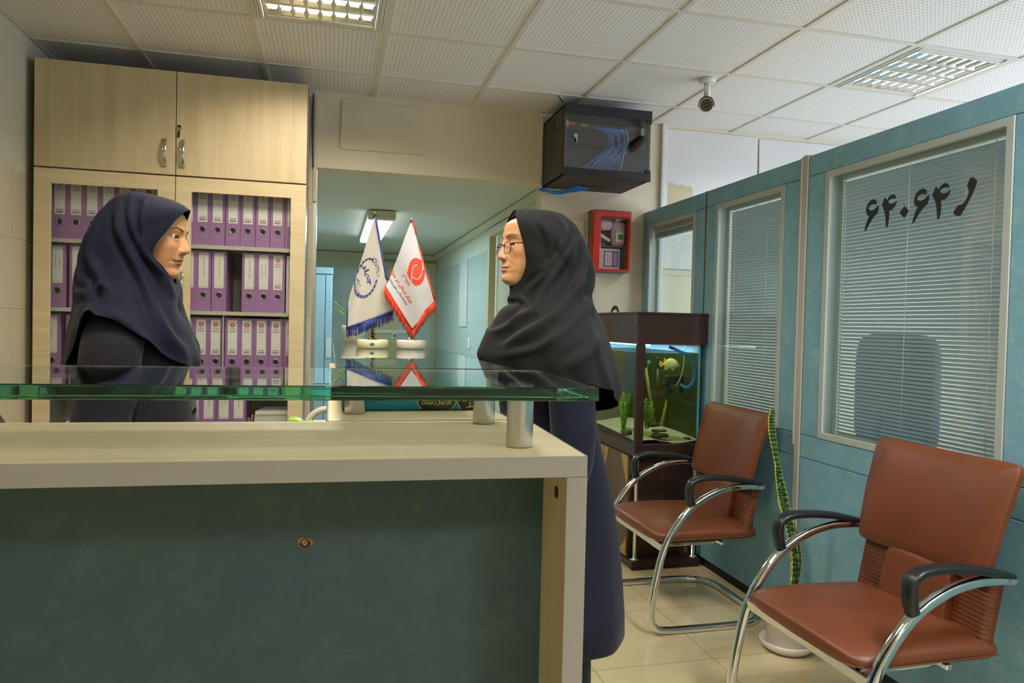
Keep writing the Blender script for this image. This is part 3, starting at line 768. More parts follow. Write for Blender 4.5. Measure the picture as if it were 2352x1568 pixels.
R2 = [(416, 'written', (('پرستاران', 0.06),)), (450, 'written', ((PZ, 0.1),)), (486, 'written', ((PZ, 0.1),)), (555.8, 'written', (('قراردادهای ICU', 0.09),)), (589, 'written', (('قراردادهای', 0.06), ('پزشک خانواده', 0.072))), (621.8, 'printed', ())]
for i, (p, k, l) in enumerate(R2): put_binder(p, 1, 'right', i, k, l)
for i, p in enumerate([412.5, 446.2, 479.9, 518.9, 552.2, 585.8, 619.4, 653.0]): put_binder(p, 2, 'right', i, 'printed')
for i, (p, l) in enumerate([(431, ((PZ, 0.1),)), (466, (('قرارداد متفرقه', 0.08),)), (501.4, (('قراردادهای بیمه دی', 0.1), ('سال ۹۸-۹۹', 0.06))), (535.4, ((PZ, 0.1),))]): put_binder(p, 3, 'right', i, 'written', l)
for i, p in enumerate([116.8, 154.3, 191.6, 228.8, 266, 303.0, 340.0]): put_binder(p, 0, 'left', i, 'printed')
for i, (p, l) in enumerate([(113, (('پرستاران', 0.07), ('(آقا)', 0.03))), (159, (('پرستار', 0.06),)), (340, (('پرستار', 0.06),))]): put_binder(p, 1, 'left', i, 'written', l)
for i, (p, l) in enumerate([(101, (('۹۸ و ۹۹', 0.05),)), (152, (('۹۸', 0.02),)), (340, (('۹۸', 0.02),))]): put_binder(p, 2, 'left', i, 'written', l)
# slim white folder at the end of the second shelf, papers, pen cup
x = onY(657, 640, YS).x
root = thing('document_folder', 'slim white folder with a blue printed spine at the end of the second shelf', 'folder', (x+0.02, YS+0.12, SHZ[1]+0.0005))
B().box((x+0.001, YS+0.004, SHZ[1]+0.0005), (x+0.042, YS+0.26, SHZ[1]+0.31)).build('cover', PAPER, root, bevel=0.001)
BLUEP = plain('print_blue', (84, 98, 168), 0.5, var=0.0)
B().box((x+0.016, YS+0.0032, SHZ[1]+0.145), (x+0.03, YS+0.004, SHZ[1]+0.24)).box((x+0.012, YS+0.0032, SHZ[1]+0.245), (x+0.034, YS+0.004, SHZ[1]+0.25)).build('printed_mark', BLUEP, root)
zb = SHZ[3]+0.0005
tag(B().poly([(-1.33, YC+0.07, zb), (-1.02, YC+0.07, zb), (-1.0, YC+0.3, zb), (-1.32, YC+0.3, zb)], (0, 0, 0.095)).poly([(-1.3, YC+0.075, zb+0.0955), (-1.03, YC+0.06, zb+0.0955), (-1.02, YC+0.28, zb+0.0955), (-1.31, YC+0.26, zb+0.0955)], (0, 0, 0.018)).build('paper_stack', PAPER), 'low stack of papers lying behind the left glass door at counter height', 'papers')
tag(B().box((-0.395, YC+0.09, zb), (-0.19, YC+0.35, zb+0.14)).build('storage_box', plain('box_card', (200, 196, 184), 0.6), bevel=0.003), 'off white flat box on the lowest visible shelf beside the pen cup', 'box')
tag(B().poly([(-0.39, YC+0.085, zb+0.1405), (-0.185, YC+0.085, zb+0.1405), (-0.185, YC+0.3, zb+0.1405), (-0.36, YC+0.32, zb+0.1405)], (0, 0, 0.018)).build('paper_sheaf', PAPER), 'loose sheaf of white papers on top of the off white box', 'papers')
cup2 = thing('pen_cup', 'dark mesh pen cup with coloured pens between the last binder and the white box', 'pen cup', (-0.425, YC+0.10, zb))
B().lathe([(0.030, zb), (0.032, zb+0.098), (0.030, zb+0.098), (0.028, zb+0.004)], (-0.425, YC+0.10, 0), 20).build('cup', BLACKP, cup2)
for k, (dx, c, h) in enumerate(((-0.012, (220, 80, 90), 0.133), (0.002, (40, 120, 70), 0.126), (0.012, (230, 40, 110), 0.138), (-0.005, (40, 50, 110), 0.122))):
    tag(B().cyl((-0.425+dx*0.5, YC+0.10+0.006*(k-1.5), zb+0.006), (-0.425+dx*1.5, YC+0.10+0.006*(k-1.5), zb+h), 0.0045, 10).build('pen', plain('pen_ink_%d' % k, c, 0.35, var=0)), ['coral pen standing in the dark pen cup', 'green pen standing in the dark pen cup', 'pink highlighter standing in the dark pen cup', 'navy pen standing in the dark pen cup'][k], 'pen', 'pens in the cup')

# ================================================================== RECEPTION COUNTER
ZT = 1.126; ROT = -math.radians(2.6); CC = Vector((0.338, 0.908, 0))
ctr = thing('reception_counter', 'maple reception counter with a shaded teal stone-pattern front panel in the foreground', 'counter', CC)
cx, cy = CC.x, CC.y
B().box((cx-1.78, cy+0.0015, ZT-0.028), (cx-0.0015, cy+0.352, ZT)).build('worktop', MAPLE_X, ctr, bevel=0.001, seg=1)
B().box((cx-1.78, cy, ZT-0.0285), (cx, cy+0.0015, ZT+0.0003)).box((cx-0.0015, cy+0.0015, ZT-0.0285), (cx, cy+0.352, ZT+0.0003)).build('edge_band', EDGE, ctr, bevel=0.0008, seg=2)
B().box((cx-0.028, cy+0.0015, 0), (cx, cy+0.345, ZT-0.029)).build('end_panel', MAPLE_Z, ctr)
B().box((cx-0.0285, cy, 0), (cx+0.0003, cy+0.0015, ZT-0.029)).build('end_edge_band', EDGE, ctr, bevel=0.0008, seg=2)
TEAL_SHADE = laminate('shaded_teal_laminate', (47, 71, 78), (51, 76, 77), (68, 92, 88), 0.6)  # same teal laminate as the partition, darker: shade put into its colour
pn = B().box((cx-1.78, cy+0.128, 0.0), (cx-0.028, cy+0.146, ZT-0.028)).build('front_panel', TEAL_SHADE, ctr)
hole = onY(690, 1248, cy+0.140)
hb = []
for j in range(20):
    a = 2*pi*j/20; r = 0.0092+0.0009*sin(3*a+1)+0.0005*sin(7*a)
    hb.append((hole.x+r*1.12*cos(a), cy+0.1272, hole.z+r*0.82*sin(a)))
B()._add(hb, [list(range(20))]).build('chipped_board', plain('raw_chipboard', (150, 104, 42), 0.8, var=0.1, scale=400), pn, recalc=False)
B()._add([(hole.x+0.0072*cos(2*pi*j/20), cy+0.1268, hole.z-0.0012+0.0062*sin(2*pi*j/20)) for j in range(20)], [list(range(20))]).build('screw_recess', plain('recess_brown', (40, 26, 12), 0.8, var=0.1), pn, recalc=False)
sc_ = B()
for s_ in (1, -1):
    pts = [(hole.x-0.0003+s_*0.0004+0.0048*cos(2.27+s_*pi*k/12-pi*0.5*0), cy+0.121, hole.z+0.0012+0.0036*sin(2.27+s_*pi*k/12)) for k in range(13)] if False else None
B().cyl((hole.x-0.0003, cy+0.127, hole.z+0.001), (hole.x-0.0003, cy+0.1225, hole.z+0.001), 0.0045, 18).build('screw', plain('old_screw', (150, 130, 120), 0.35, 0.8, var=0.1), pn, bevel=0.0006)
B().poly([(hole.x-0.0042, cy+0.1224, hole.z-0.0024), (hole.x-0.0036, cy+0.1224, hole.z-0.0032), (hole.x+0.0036, cy+0.1224, hole.z+0.0044), (hole.x+0.003, cy+0.1224, hole.z+0.0052)], (0, 0.0005, 0)).build('screw_slot', HOLE, pn)
B().cyl((cx-0.0285, cy+0.05, 1.066), (cx-0.0295, cy+0.05, 1.066), 0.0085, 20).build('cam_fitting', plain('cam_cover', (60, 58, 54), 0.4, 0.5), ctr)
B().box((cx-1.78, cy+0.146, 0.0), (cx-1.75, cy+0.345, ZT-0.029)).box((cx-1.75, cy+0.15, 0.62), (cx-0.028, cy+0.34, 0.64)).build('inner_shelf', MAPLE_X, ctr)
ctr.rotation_euler = (0, 0, ROT)
GLASS = slab_glass('thick_green_glass')
ZG0, ZG1 = 1.2000, 1.2185
gs = B().box((cx-1.75, cy-0.004, ZG0), (cx+0.013, cy+0.347, ZG1)).build('glass_shelf', GLASS, bevel=0.0022, seg=3)
me = gs.data; me.transform(Matrix.Translation(-CC)); gs.location = CC; gs.rotation_euler = (0, 0, ROT*1.25)
tag(gs, 'thick green-edged glass shelf raised on steel posts above the front counter', 'glass shelf')
# side wing
WX0, WX1, WY0, WY1 = -0.004, 0.326, 1.290, 3.03
wing = thing('side_counter', 'maple side counter running back from the front counter between the two women', 'counter', ((WX0+WX1)/2, 2.15, 0))
B().box((WX0+0.0015, WY0, ZT-0.028), (WX1-0.0015, WY1, ZT)).build('worktop', MAPLE_X, wing, bevel=0.001, seg=1)
B().box((WX0, WY0, ZT-0.0285), (WX0+0.0015, WY1, ZT+0.0003)).box((WX1-0.0015, WY0, ZT-0.0285), (WX1, WY1, ZT+0.0003)).build('edge_band', EDGE, wing)
B().box((WX0+0.16, WY0+0.01, 0), (WX0+0.18, WY1-0.03, ZT-0.029)).build('front_panel', TEAL, wing)
B().box((WX0+0.01, WY1-0.03, 0), (WX1-0.005, WY1-0.002, ZT-0.029)).build('end_panel', MAPLE_Z, wing)
gs2 = B().box((0.008, 1.2805, ZG0), (0.333, 3.01, ZG1)).build('glass_shelf', GLASS, bevel=0.0022, seg=3)
tag(gs2, 'long glass shelf above the side counter carrying the two table flags', 'glass shelf')
for (x, y, l) in ((0.265, 0.993, 'steel glass-support post nearest the right front corner of the counter'), (0.263, 1.233, 'steel glass-support post behind the front one at the counter corner'), (0.046, 1.385, 'steel glass-support post at the left of the teal book'),
                  (0.27, 2.80, 'steel glass-support post at the far right end of the side counter'), (0.05, 2.82, 'steel glass-support post at the far left end of the side counter'), (-1.28, 1.10, 'steel glass-support post at the left end of the front counter')):
    p = B().lathe([(0.0185, ZT+0.0006), (0.0192, ZT+0.002), (0.0192, ZG0-0.002), (0.0185, ZG0-0.0004)], (x, y, 0), 36).build('support_post', BRUSH)
    tag(p, l, 'post', 'steel posts under the glass')
# teal ledger book
bx0, bx1, by, bz = 0.024, 0.312, 1.412, ZT+0.0006
book = thing('ledger_book', 'teal ledger book with a black and gold Persian title panel lying under the glass', 'book', ((bx0+bx1)/2, by+0.1, bz))
TEALC = plain('teal_book_cloth', (0, 112, 126), 0.6, var=0.12, scale=350, bump=0.1)
sp = []
for x in (bx0, bx1):
    sp.append([(x, by+0.010*(1-cos(a))*0 + 0.008-0.008*sin(a), bz+0.017-0.017*cos(a)) for a in [pi*k/10 for k in range(11)]]+[(x, by+0.205, bz+0.034), (x, by+0.205, bz+0.0315), (x, by+0.012, bz+0.0315), (x, by+0.012, bz+0.0025), (x, by+0.205, bz+0.0025), (x, by+0.205, bz)])
B().rings(sp, True, True, 0, False).build('cover', TEALC, book)
B().box((bx0+0.003, by+0.0125, bz+0.003), (bx1-0.003, by+0.20, bz+0.031)).build('paper_block', PAPER, book)
BOOKB = plain('book_black', (24, 26, 20), 0.5, var=0.05); GOLD = plain('gold_foil', (222, 196, 92), 0.35, 0.3, var=0.03)
def spine(u, v): # u along x, v height 0..0.034
    a = math.acos(max(-1, min(1, 1-v/0.017))); return Vector((u, by+0.008-0.008*sin(a)-0.0008, bz+v))
tb = B()
def panel(us, v0, v1, mi):
    tb.grid(lambda p, q: spine(us[0](q)*(1-p)+us[1](q)*p, v0+(v1-v0)*q), 10, 12, mi)
tip = lambda base, d: (lambda q: base+d*abs(q-0.5)*2)
panel((tip(0.167, 0.010), tip(0.243, -0.010)), 0.001, 0.033, 0)
panel((tip(0.246, 0.009), lambda q: bx1), 0.001, 0.033, 0)
tb.build('title_panel', BOOKB, book)
gb = B(); S2 = lambda u, v: spine(u, v)+Vector((0, -0.0006, 0))
put_text(gb, 'دفتر ارسال و مراسلات', S2, 0.0135, 0, (0.205, 0.0165), 0.018, True, 0, 0.060)
put_text(gb, 'حسابداری', S2, 0.008, 0, (0.272, 0.022), 0.02, True, 0, 0.030); put_text(gb, 'و', S2, 0.004, 0, (0.272, 0.0145), 0.02, True); put_text(gb, 'مالی', S2, 0.006, 0, (0.272, 0.008), 0.02, True, 0, 0.015)
for b0, d0 in ((0.166, 0.010), (0.2435, -0.010), (0.2455, 0.009)):
    for q0 in range(12):
        qa, qb = q0/12, (q0+1)/12
        gb._add([S2(b0+d0*abs(qa-0.5)*2, 0.001+0.032*qa), S2(b0+0.0012+d0*abs(qa-0.5)*2, 0.001+0.032*qa), S2(b0+0.0012+d0*abs(qb-0.5)*2, 0.001+0.032*qb), S2(b0+d0*abs(qb-0.5)*2, 0.001+0.032*qb)], [(0, 1, 2, 3)])
gb.build('gold_lettering', GOLD, book, recalc=False)
# desk behind the counter, telephone, lime holder
desk = thing('staff_desk', 'low maple desk behind the reception counter beside the side counter', 'desk', (-0.18, 2.75, 0))
B().box((-0.345, 2.35, 0.82), (-0.012, 3.14, 0.848)).build('desktop', MAPLE_Y, desk, bevel=0.001)
B().box((-0.335, 2.37, 0), (-0.02, 2.39, 0.82)).box((-0.335, 3.10, 0), (-0.02, 3.12, 0.82)).build('side_panel', MAPLE_Z, desk)
ph = thing('telephone', 'white desk telephone on the desk at the left of the side counter', 'telephone', (-0.06, 3.02, 0.8485))
PHW = plain('phone_plastic', (205, 200, 188), 0.4, var=0.02)
B().poly([(-0.115, 2.955, 0.8485), (-0.115, 3.11, 0.8485), (-0.115, 3.11, 0.884), (-0.115, 2.955, 0.866)], (0.10, 0, 0)).build('base', PHW, ph, bevel=0.008)
B().tube(catmull([(-0.086, 3.0, 0.886), (-0.076, 3.0, 0.905), (-0.054, 3.0, 0.927), (-0.03, 3.0, 0.938), (-0.012, 3.0, 0.940)], 20), 0.022, 0.014, n=12, up=(0, 0, 1)).build('handset', PHW, ph)
B().tube([(-0.118, 2.97, 0.862), (-0.135, 2.97, 0.8525), (-0.14, 3.06, 0.8525)], 0.003, n=6).build('cord', BLACKP, ph)
lh = thing('lime_holder', 'lime green curved plastic tray standing on the desk beside the telephone', 'tray', (-0.1, 2.9, 0.8485))
B().tube(catmull([(-0.150, 2.9, 0.916), (-0.130, 2.9, 0.916), (-0.108, 2.9, 0.909), (-0.092, 2.9, 0.898), (-0.082, 2.9, 0.901), (-0.066, 2.9, 0.908)], 20), 0.045, 0.005, n=10, up=(0, 0, 1)).build('tray', plain('lime_plastic', (150, 215, 20), 0.35, var=0.02), lh)
B().box((-0.12, 2.87, 0.8485), (-0.08, 2.93, 0.900)).build('foot', plain('lime_plastic', (150, 215, 20), 0.35), lh)

# ------------------------------------------------------------------ flags on the side counter glass
ZF = ZG1+0.0004
ONYX = plain('yellow_onyx', (232, 222, 178), 0.18, var=0.05, scale=40, coat=0.5); MARB = plain('white_marble', (226, 216, 204), 0.2, var=0.05, scale=30, coat=0.5)
BRASS = plain('brass', (160, 120, 52), 0.25, 1.0, var=0.05); NICK = plain('nickel', (190, 172, 150), 0.25, 1.0, var=0.03)
SATIN = plain('white_satin', (208, 205, 205), 0.32, var=0.01, sheen=0.3); SATIN2 = plain('cream_satin', (200, 192, 176), 0.36, var=0.02, sheen=0.3)
FB = plain('flag_blue', (52, 62, 138), 0.6, var=0.05); FR = plain('flag_red', (228, 70, 40), 0.6, var=0.08, scale=200); FK = plain('flag_black', (30, 30, 42), 0.6, var=0)
def table_flag(name, label, pxb, yb, Y, base_r, base_h, base_mat, pole_mat, top, outline_l, outline_r, depth, cloth_mat, scaleprof):
    p = onY(pxb, yb, Y); x = p.x
    root = thing('table_flag', label, 'flag', (x, Y, ZF), 'table flags on the glass')
    B().lathe([(base_r*0.93, ZF), (base_r, ZF+0.004), (base_r, ZF+base_h-0.005), (base_r*0.95, ZF+base_h)], (x, Y, 0), 40).build('base', base_mat, root)
    zt = onY(top[0], top[1], Y).z; xt = onY(top[0], top[1], Y).x
    prof = [(0.017, 0.0), (0.015, 0.003), (0.006, 0.006)]
    b = B().lathe([(r, ZF+base_h+z) for r, z in prof], (x, Y, 0), 20)
    b.tube([(x, Y, ZF+base_h+0.004), ((x+xt)/2, Y, (ZF+base_h+zt)/2), (xt, Y, zt-0.012)], 0.0052, n=10)
    for k in range(4): b.lathe([(0.0066, ZF+base_h+0.012+0.012*k), (0.0074, ZF+base_h+0.0135+0.012*k), (0.0066, ZF+base_h+0.015+0.012*k)], (x, Y, 0), 14)
    b.build('pole', pole_mat, root)
    B().lathe([(0.003, zt-0.014), (0.0065, zt-0.012), (0.005, zt-0.006), (0.0075, zt-0.003), (0.0045, zt)], (xt, Y, 0), 16).build('finial', pole_mat, root)
    S = lambda a, c: onY(a, c, Y-0.030-depth(a, c))
    # the cloth: rows from the peak to the lowest edge between two outlines
    def edge(o, t):
        q = t*(len(o)-1); i = min(int(q), len(o)-2); u = q-i
        return (o[i][0]+(o[i+1][0]-o[i][0])*u, o[i][1]+(o[i+1][1]-o[i][1])*u)
    cl = B().grid(lambda u, v: S(edge(outline_l, v)[0]*(1-u)+edge(outline_r, v)[0]*u, edge(outline_l, v)[1]*(1-u)+edge(outline_r, v)[1]*u), 26, 44)
    co = cl.build('cloth', cloth_mat, root, recalc=False, solid=0.0012)
    return root, co, S, edge
def fringe(root, pts, S, mat, ln, n, slant=(0.0, 1.0), seed=1, r=0.0011):
    rr = random.Random(seed); b = B(); L = len(pts)-1
    for k in range(n):
        q = k/(n-1)*L; i = min(int(q), L-1); u = q-i
        x = pts[i][0]+(pts[i+1][0]-pts[i][0])*u; y = pts[i][1]+(pts[i+1][1]-pts[i][1])*u
        l = ln*(0.8+0.35*rr.random()); jx = rr.uniform(-2.0, 2.0)
        p0 = S(x, y); d = rr.uniform(-0.004, 0.004)
        b.tube([p0+Vector((0, d*0.3, 0)), S(x+slant[0]*l*0.5+jx*0.3, y+slant[1]*l*0.5)+Vector((0, d, 0)), S(x+slant[0]*l+jx, y+slant[1]*l)+Vector((0, d*1.5, 0))], r, n=5)
    b.tube([S(*p)+Vector((0, -0.001, 0)) for p in pts], 0.0026, n=6)
    o = b.build('fringe', mat, root); o['kind'] = 'stuff'; return o
YF = 2.235
dep1 = lambda a, c: 0.012*sin((a-800)/14.0+(c-500)/60.0)*min(1, (c-495)/120.0)
f1, c1, S1, e1 = table_flag('flag', 'cream table flag with a blue ring emblem and blue fringe on a yellow stone base', 855, 800, YF, 0.0485, 0.0265, ONYX, BRASS, (862, 488),
    [(860, 500), (846, 545), (832, 590), (818, 635), (805, 675), (799, 700), (798, 725), (797, 753)], [(863, 500), (868, 530), (874, 565), (881, 605), (888, 640), (893, 665), (898, 690), (903, 714)], dep1, SATIN2, None)
fringe(f1, [(797, 753), (830, 742), (866, 728), (903, 714)], S1, FB, 23, 90, (-0.04, 1), 3, 0.0010)
b = B(); rp = [(863, 497), (866, 520), (873, 558), (880, 598), (887, 636), (890, 642)]
b.tube([S1(*p)+Vector((0, -0.003, 0)) for p in rp], 0.0032, n=8); b.build('cord', FB, f1)
b = B(); b.tube([S1(*p)+Vector((0, -0.001, 0)) for p in ((799, 700), (798, 725), (796, 760))], 0.002, n=6); b.build('cord', FB, f1)
b = B().lathe([(0.0075, ZF+0.062), (0.009, ZF+0.066), (0.0075, ZF+0.07)], (onY(855, 800, YF).x, YF, 0), 12)
for k in range(5): b.tube([onY(855, 770, YF-0.008)+Vector((0, 0, 0)), onY(855+(-8, 9, 14, -5, 6)[k], 766+(4, -3, 10, 9, 1)[k], YF-0.012), onY(855+(-11, 15, 22, -9, 10)[k], 766+(8, 3, 13, 0, -6)[k], YF-0.014)], 0.0007, n=5)
b.build('tied_string', plain('string_tan', (150, 110, 66), 0.7), f1)
# emblem, drawn in the plane of the cloth
eb = B(); Z = lambda a, c: S1(a, c)+Vector((0, -0.0016, 0))
def zz(px, py): return (780+px/4.9, 480+py/4.9)
def ringseg(cx_, cy_, rx, ry, a0, a1, w, tilt):
    pts = []
    for a in (a0, (a0+a1)/2, a1):
        for k in (1, 1-w):
            u, v = rx*k*cos(a), ry*k*sin(a)
            pts.append((cx_+u*cos(tilt)-v*sin(tilt), cy_+u*sin(tilt)+v*cos(tilt)))
    P = [Z(*zz(*p)) for p in pts]; eb._add(P, [(0, 2, 3, 1), (2, 4, 5, 3)])
for k in range(6):
    for q in (0, 1):
        a = math.radians(-172+k*17); ringseg(300, 775, 118, 232, a, a+0.23, 0.10, 0.24)
        eb.f and None
for k in range(8):
    a = math.radians(-2+k*15); ringseg(300, 775, 128, 232, a, a+0.21, 0.14, 0.24)
rr = random.Random(5)
for k in range(60):
    a = math.radians(rr.uniform(-82, -12)); q = rr.uniform(0.84, 1.12)
    u, v = 122*q*cos(a), 228*q*sin(a); cxx, cyy = 300+u*cos(0.24)-v*sin(0.24), 775+u*sin(0.24)+v*cos(0.24)
    t = rr.uniform(0, pi); l = rr.uniform(5, 14)
    eb._add([Z(*zz(cxx+l*cos(t)-1.5*sin(t), cyy+l*sin(t)+1.5*cos(t))), Z(*zz(cxx+l*cos(t)+1.5*sin(t), cyy+l*sin(t)-1.5*cos(t))), Z(*zz(cxx-l*cos(t)+1.5*sin(t), cyy-l*sin(t)-1.5*cos(t))), Z(*zz(cxx-l*cos(t)-1.5*sin(t), cyy-l*sin(t)+1.5*cos(t)))], [(0, 1, 2, 3)])
for k in range(7):
    a = math.radians(104+k*10); ringseg(300, 775, 128, 246, a, a+0.10, 0.10, 0.24)
for k in range(12):
    a = math.radians(102+k*6); ringseg(300, 775, 118, 222, a, a+0.11, 0.025, 0.24); ringseg(300, 775, 98, 190, a, a+0.11, 0.022, 0.24)
for (x0, y0, x1, y1) in ((165, 905, 178, 960), (178, 960, 215, 985), (172, 850, 165, 905), (185, 845, 172, 880), (190, 925, 228, 968)):
    dx, dy = x1-x0, y1-y0; l = max(1, (dx*dx+dy*dy)**0.5); nx, ny = -dy/l*2.2, dx/l*2.2
    eb._add([Z(*zz(x0+nx, y0+ny)), Z(*zz(x1+nx, y1+ny)), Z(*zz(x1-nx, y1-ny)), Z(*zz(x0-nx, y0-ny))], [(0, 1, 2, 3)])
TF = lambda u, v: Z(*zz(u, v))
put_text(eb, 'جهاد', TF, 80, math.radians(68), (310, 735), 0.035, True, 0, 245, flip=-1)
put_text(eb, 'دانشگاهی', TF, 34, math.radians(68), (215, 815), 0.01, True, 0, 125, flip=-1)
eb.build('emblem', FB, f1, recalc=False)
bx = onY(855, 790, YF-0.05)
b = B()
for k in range(5):
    a = 2*pi*k/5+0.3; q = Vector((bx.x+0.004*cos(a), YF-0.0488, ZF+0.013+0.003*sin(a)))
    b._add([q+Vector((0.0035*cos(2*pi*j/8), 0, 0.0016*sin(2*pi*j/8))) for j in range(8)], [list(range(8))])
b.build('painted_flower', FB, f1, recalc=False)
dep2 = lambda a, c: 0.013*sin((a-900)/17.0-(c-500)/75.0)*min(1, (c-510)/120.0)+0.024
f2, c2, S2_, e2 = table_flag('flag', 'white table flag with red drop logo and red fringe on white stone base', 944.5, 801, YF, 0.0460, 0.0275, MARB, NICK, (946, 503),
    [(943, 512), (932, 540), (919, 575), (905, 612), (893, 645), (885, 662), (914, 705), (946, 757)], [(947, 512), (956, 545), (967, 585), (977, 622), (987, 655), (999, 692), (978, 712), (948, 757)], dep2, SATIN, None)
fringe(f2, [(885, 658), (914, 705), (946, 757)], S2_, FR, 20, 100, (-0.10, 1), 4, 0.0010)
fringe(f2, [(999, 690), (978, 712), (948, 757)], S2_, FR, 20, 70, (0.10, 1), 5, 0.0010)
fringe(f2, [(946, 509), (952, 522), (956, 538)], S2_, FR, 6, 26, (0.6, 0.5), 6, 0.0012)
fringe(f2, [(962, 565), (977, 622), (990, 660), (999, 692)], S2_, FR, 5, 46, (0.7, 0.6), 8, 0.0011)
Z2 = lambda a, c: S2_(a, c)+Vector((0, -0.0016, 0)); TF2 = lambda u, v: Z2(*zz(u, v))
lb_ = B()
def fill(pts, st=3.0):
    def inside(x, y):
        c = False; n = len(pts)
        for a in range(n):
            (x0, y0), (x1, y1) = pts[a], pts[a-1]
            if (y0 > y) != (y1 > y) and x < (x1-x0)*(y-y0)/(y1-y0)+x0: c = not c
        return c
    x0, x1 = min(p[0] for p in pts), max(p[0] for p in pts); y0, y1 = min(p[1] for p in pts), max(p[1] for p in pts); x = x0
    while x < x1:
        y = y0
        while y < y1:
            if inside(x+st/2, y+st/2): lb_._add([TF2(x, y), TF2(x+st, y), TF2(x+st, y+st), TF2(x, y+st)], [(0, 1, 2, 3)])
            y += st
        x += st
fill([(800, 812), (758, 725), (770, 670), (790, 600), (815, 565), (850, 548), (885, 556), (930, 582), (930, 640), (940, 678), (966, 695), (955, 770), (935, 820), (905, 850), (862, 862), (835, 850), (812, 818)])
put_text(lb_, '۱۳۷۸', TF2, 42, math.radians(58), (752, 800), 0.02, True, 0, 140, flip=-1)
put_text(lb_, 'مرکز درمان در منزل', TF2, 52, math.radians(58), (690, 865), 0.02, True, 0, 440, flip=-1)
lb_.build('logo_and_lettering', FR, f2, recalc=False)
lw_ = B(); Z3 = lambda a, c: S2_(a, c)+Vector((0, -0.0022, 0))
for path, w_ in (([(806, 815), (810, 760), (816, 700), (826, 660), (842, 636), (858, 630), (873, 634)], 4.5), ([(822, 762), (838, 780), (860, 788), (884, 783), (906, 766), (920, 730), (930, 690), (938, 640), (934, 590)], 4.5)):
    P = catmull([Vector((a, c, 0)) for a, c in path], 40)
    for q in range(39):
        t = (P[q+1]-P[q]).normalized(); n_ = Vector((-t.y, t.x, 0))*w_
        lw_._add([Z3(*zz((P[q]+n_).x, (P[q]+n_).y)), Z3(*zz((P[q]-n_).x, (P[q]-n_).y)), Z3(*zz((P[q+1]-n_).x, (P[q+1]-n_).y)), Z3(*zz((P[q+1]+n_).x, (P[q+1]+n_).y))], [(0, 1, 2, 3)])
lw_.build('logo_stroke', SATIN, f2, recalc=False)
lb_ = B(); put_text(lb_, 'جهاددانشگاهی علوم پزشکی', TF2, 34, math.radians(56), (655, 925), 0.02, True, 0, 370, flip=-1); lb_.build('black_lettering', FK, f2, recalc=False)
# potted plant at the end of the glass
pp = onY(812, 781, 2.93)
pot = thing('potted_plant', 'small white tapered pot with a spiky green plant behind the cream flag', 'plant', (pp.x, 2.93, ZF))
B().lathe([(0.034, ZF), (0.047, ZF+0.058), (0.047, ZF+0.064), (0.043, ZF+0.064), (0.032, ZF+0.012)], (pp.x, 2.93, 0), 28).build('pot', plain('white_pot', (230, 224, 212), 0.35, var=0.01), pot)
LEAFM = plain('spiky_leaf', (104, 150, 62), 0.5, var=0.15, scale=30)
for k in range(14):
    a = k*2.4; l = 0.075+0.035*random.random(); h = 0.07+0.05*random.random()
    if k in (3, 8): a = pi+0.2*(k-5); l = 0.105; h = 0.11
    c0 = Vector((pp.x, 2.93, ZF+0.05)); d = Vector((cos(a), sin(a), 0))
    B().tube([c0, c0+d*l*0.4+Vector((0, 0, h*0.7)), c0+d*l*0.8+Vector((0, 0, h)), c0+d*l*1.15+Vector((0, 0, h*0.95))], 0.006, 0.0015, n=6, up=(0, 0, 1), taper=lambda t: 1-0.9*t).build('leaf', LEAFM, pot)

# ================================================================== AQUARIUM
AX0, AX1, AY0, AY1 = 1.588, 1.985, 3.545, 4.385
aq = thing('aquarium', 'murky green fish tank in a dark walnut cabinet against the glazed partition', 'aquarium', ((AX0+AX1)/2, 3.965, 0))
B().box((AX0-0.008, AY0-0.012, 0.0), (AX1, AY1, 0.012)).box((AX0-0.01, AY0-0.014, 0.012), (AX1, AY1, 0.045)).build('plinth', DARKW, aq, bevel=0.004)
B().box((AX0+0.004, AY0+0.055, 0.045), (AX1-0.01, AY1-0.005, 0.612)).build('cabinet', DARKZ, aq)
BRONZE = wood('bronze_door_veneer', (74, 58, 38), (92, 74, 50), 'z', 0.4)
FILI = NT('gold_filigree'); v = FILI.coords(); vo = FILI.add('ShaderNodeTexVoronoi', i_Scale=95.0); vo.feature = 'DISTANCE_TO_EDGE'; FILI.link(v, vo.inputs['Vector'])
FILI.link(FILI.mix(FILI.ramp(vo.outputs['Distance'], 0.12, 0.3), lin((196, 156, 84)), lin((92, 68, 36))), FILI.b.inputs['Base Color']); FILI.b.inputs['Roughness'].default_value = 0.4; FILI.b.inputs['Metallic'].default_value = 0.4; FILI = FILI.m
PEW = plain('pewter_handle', (150, 138, 118), 0.35, 0.9, var=0.05)
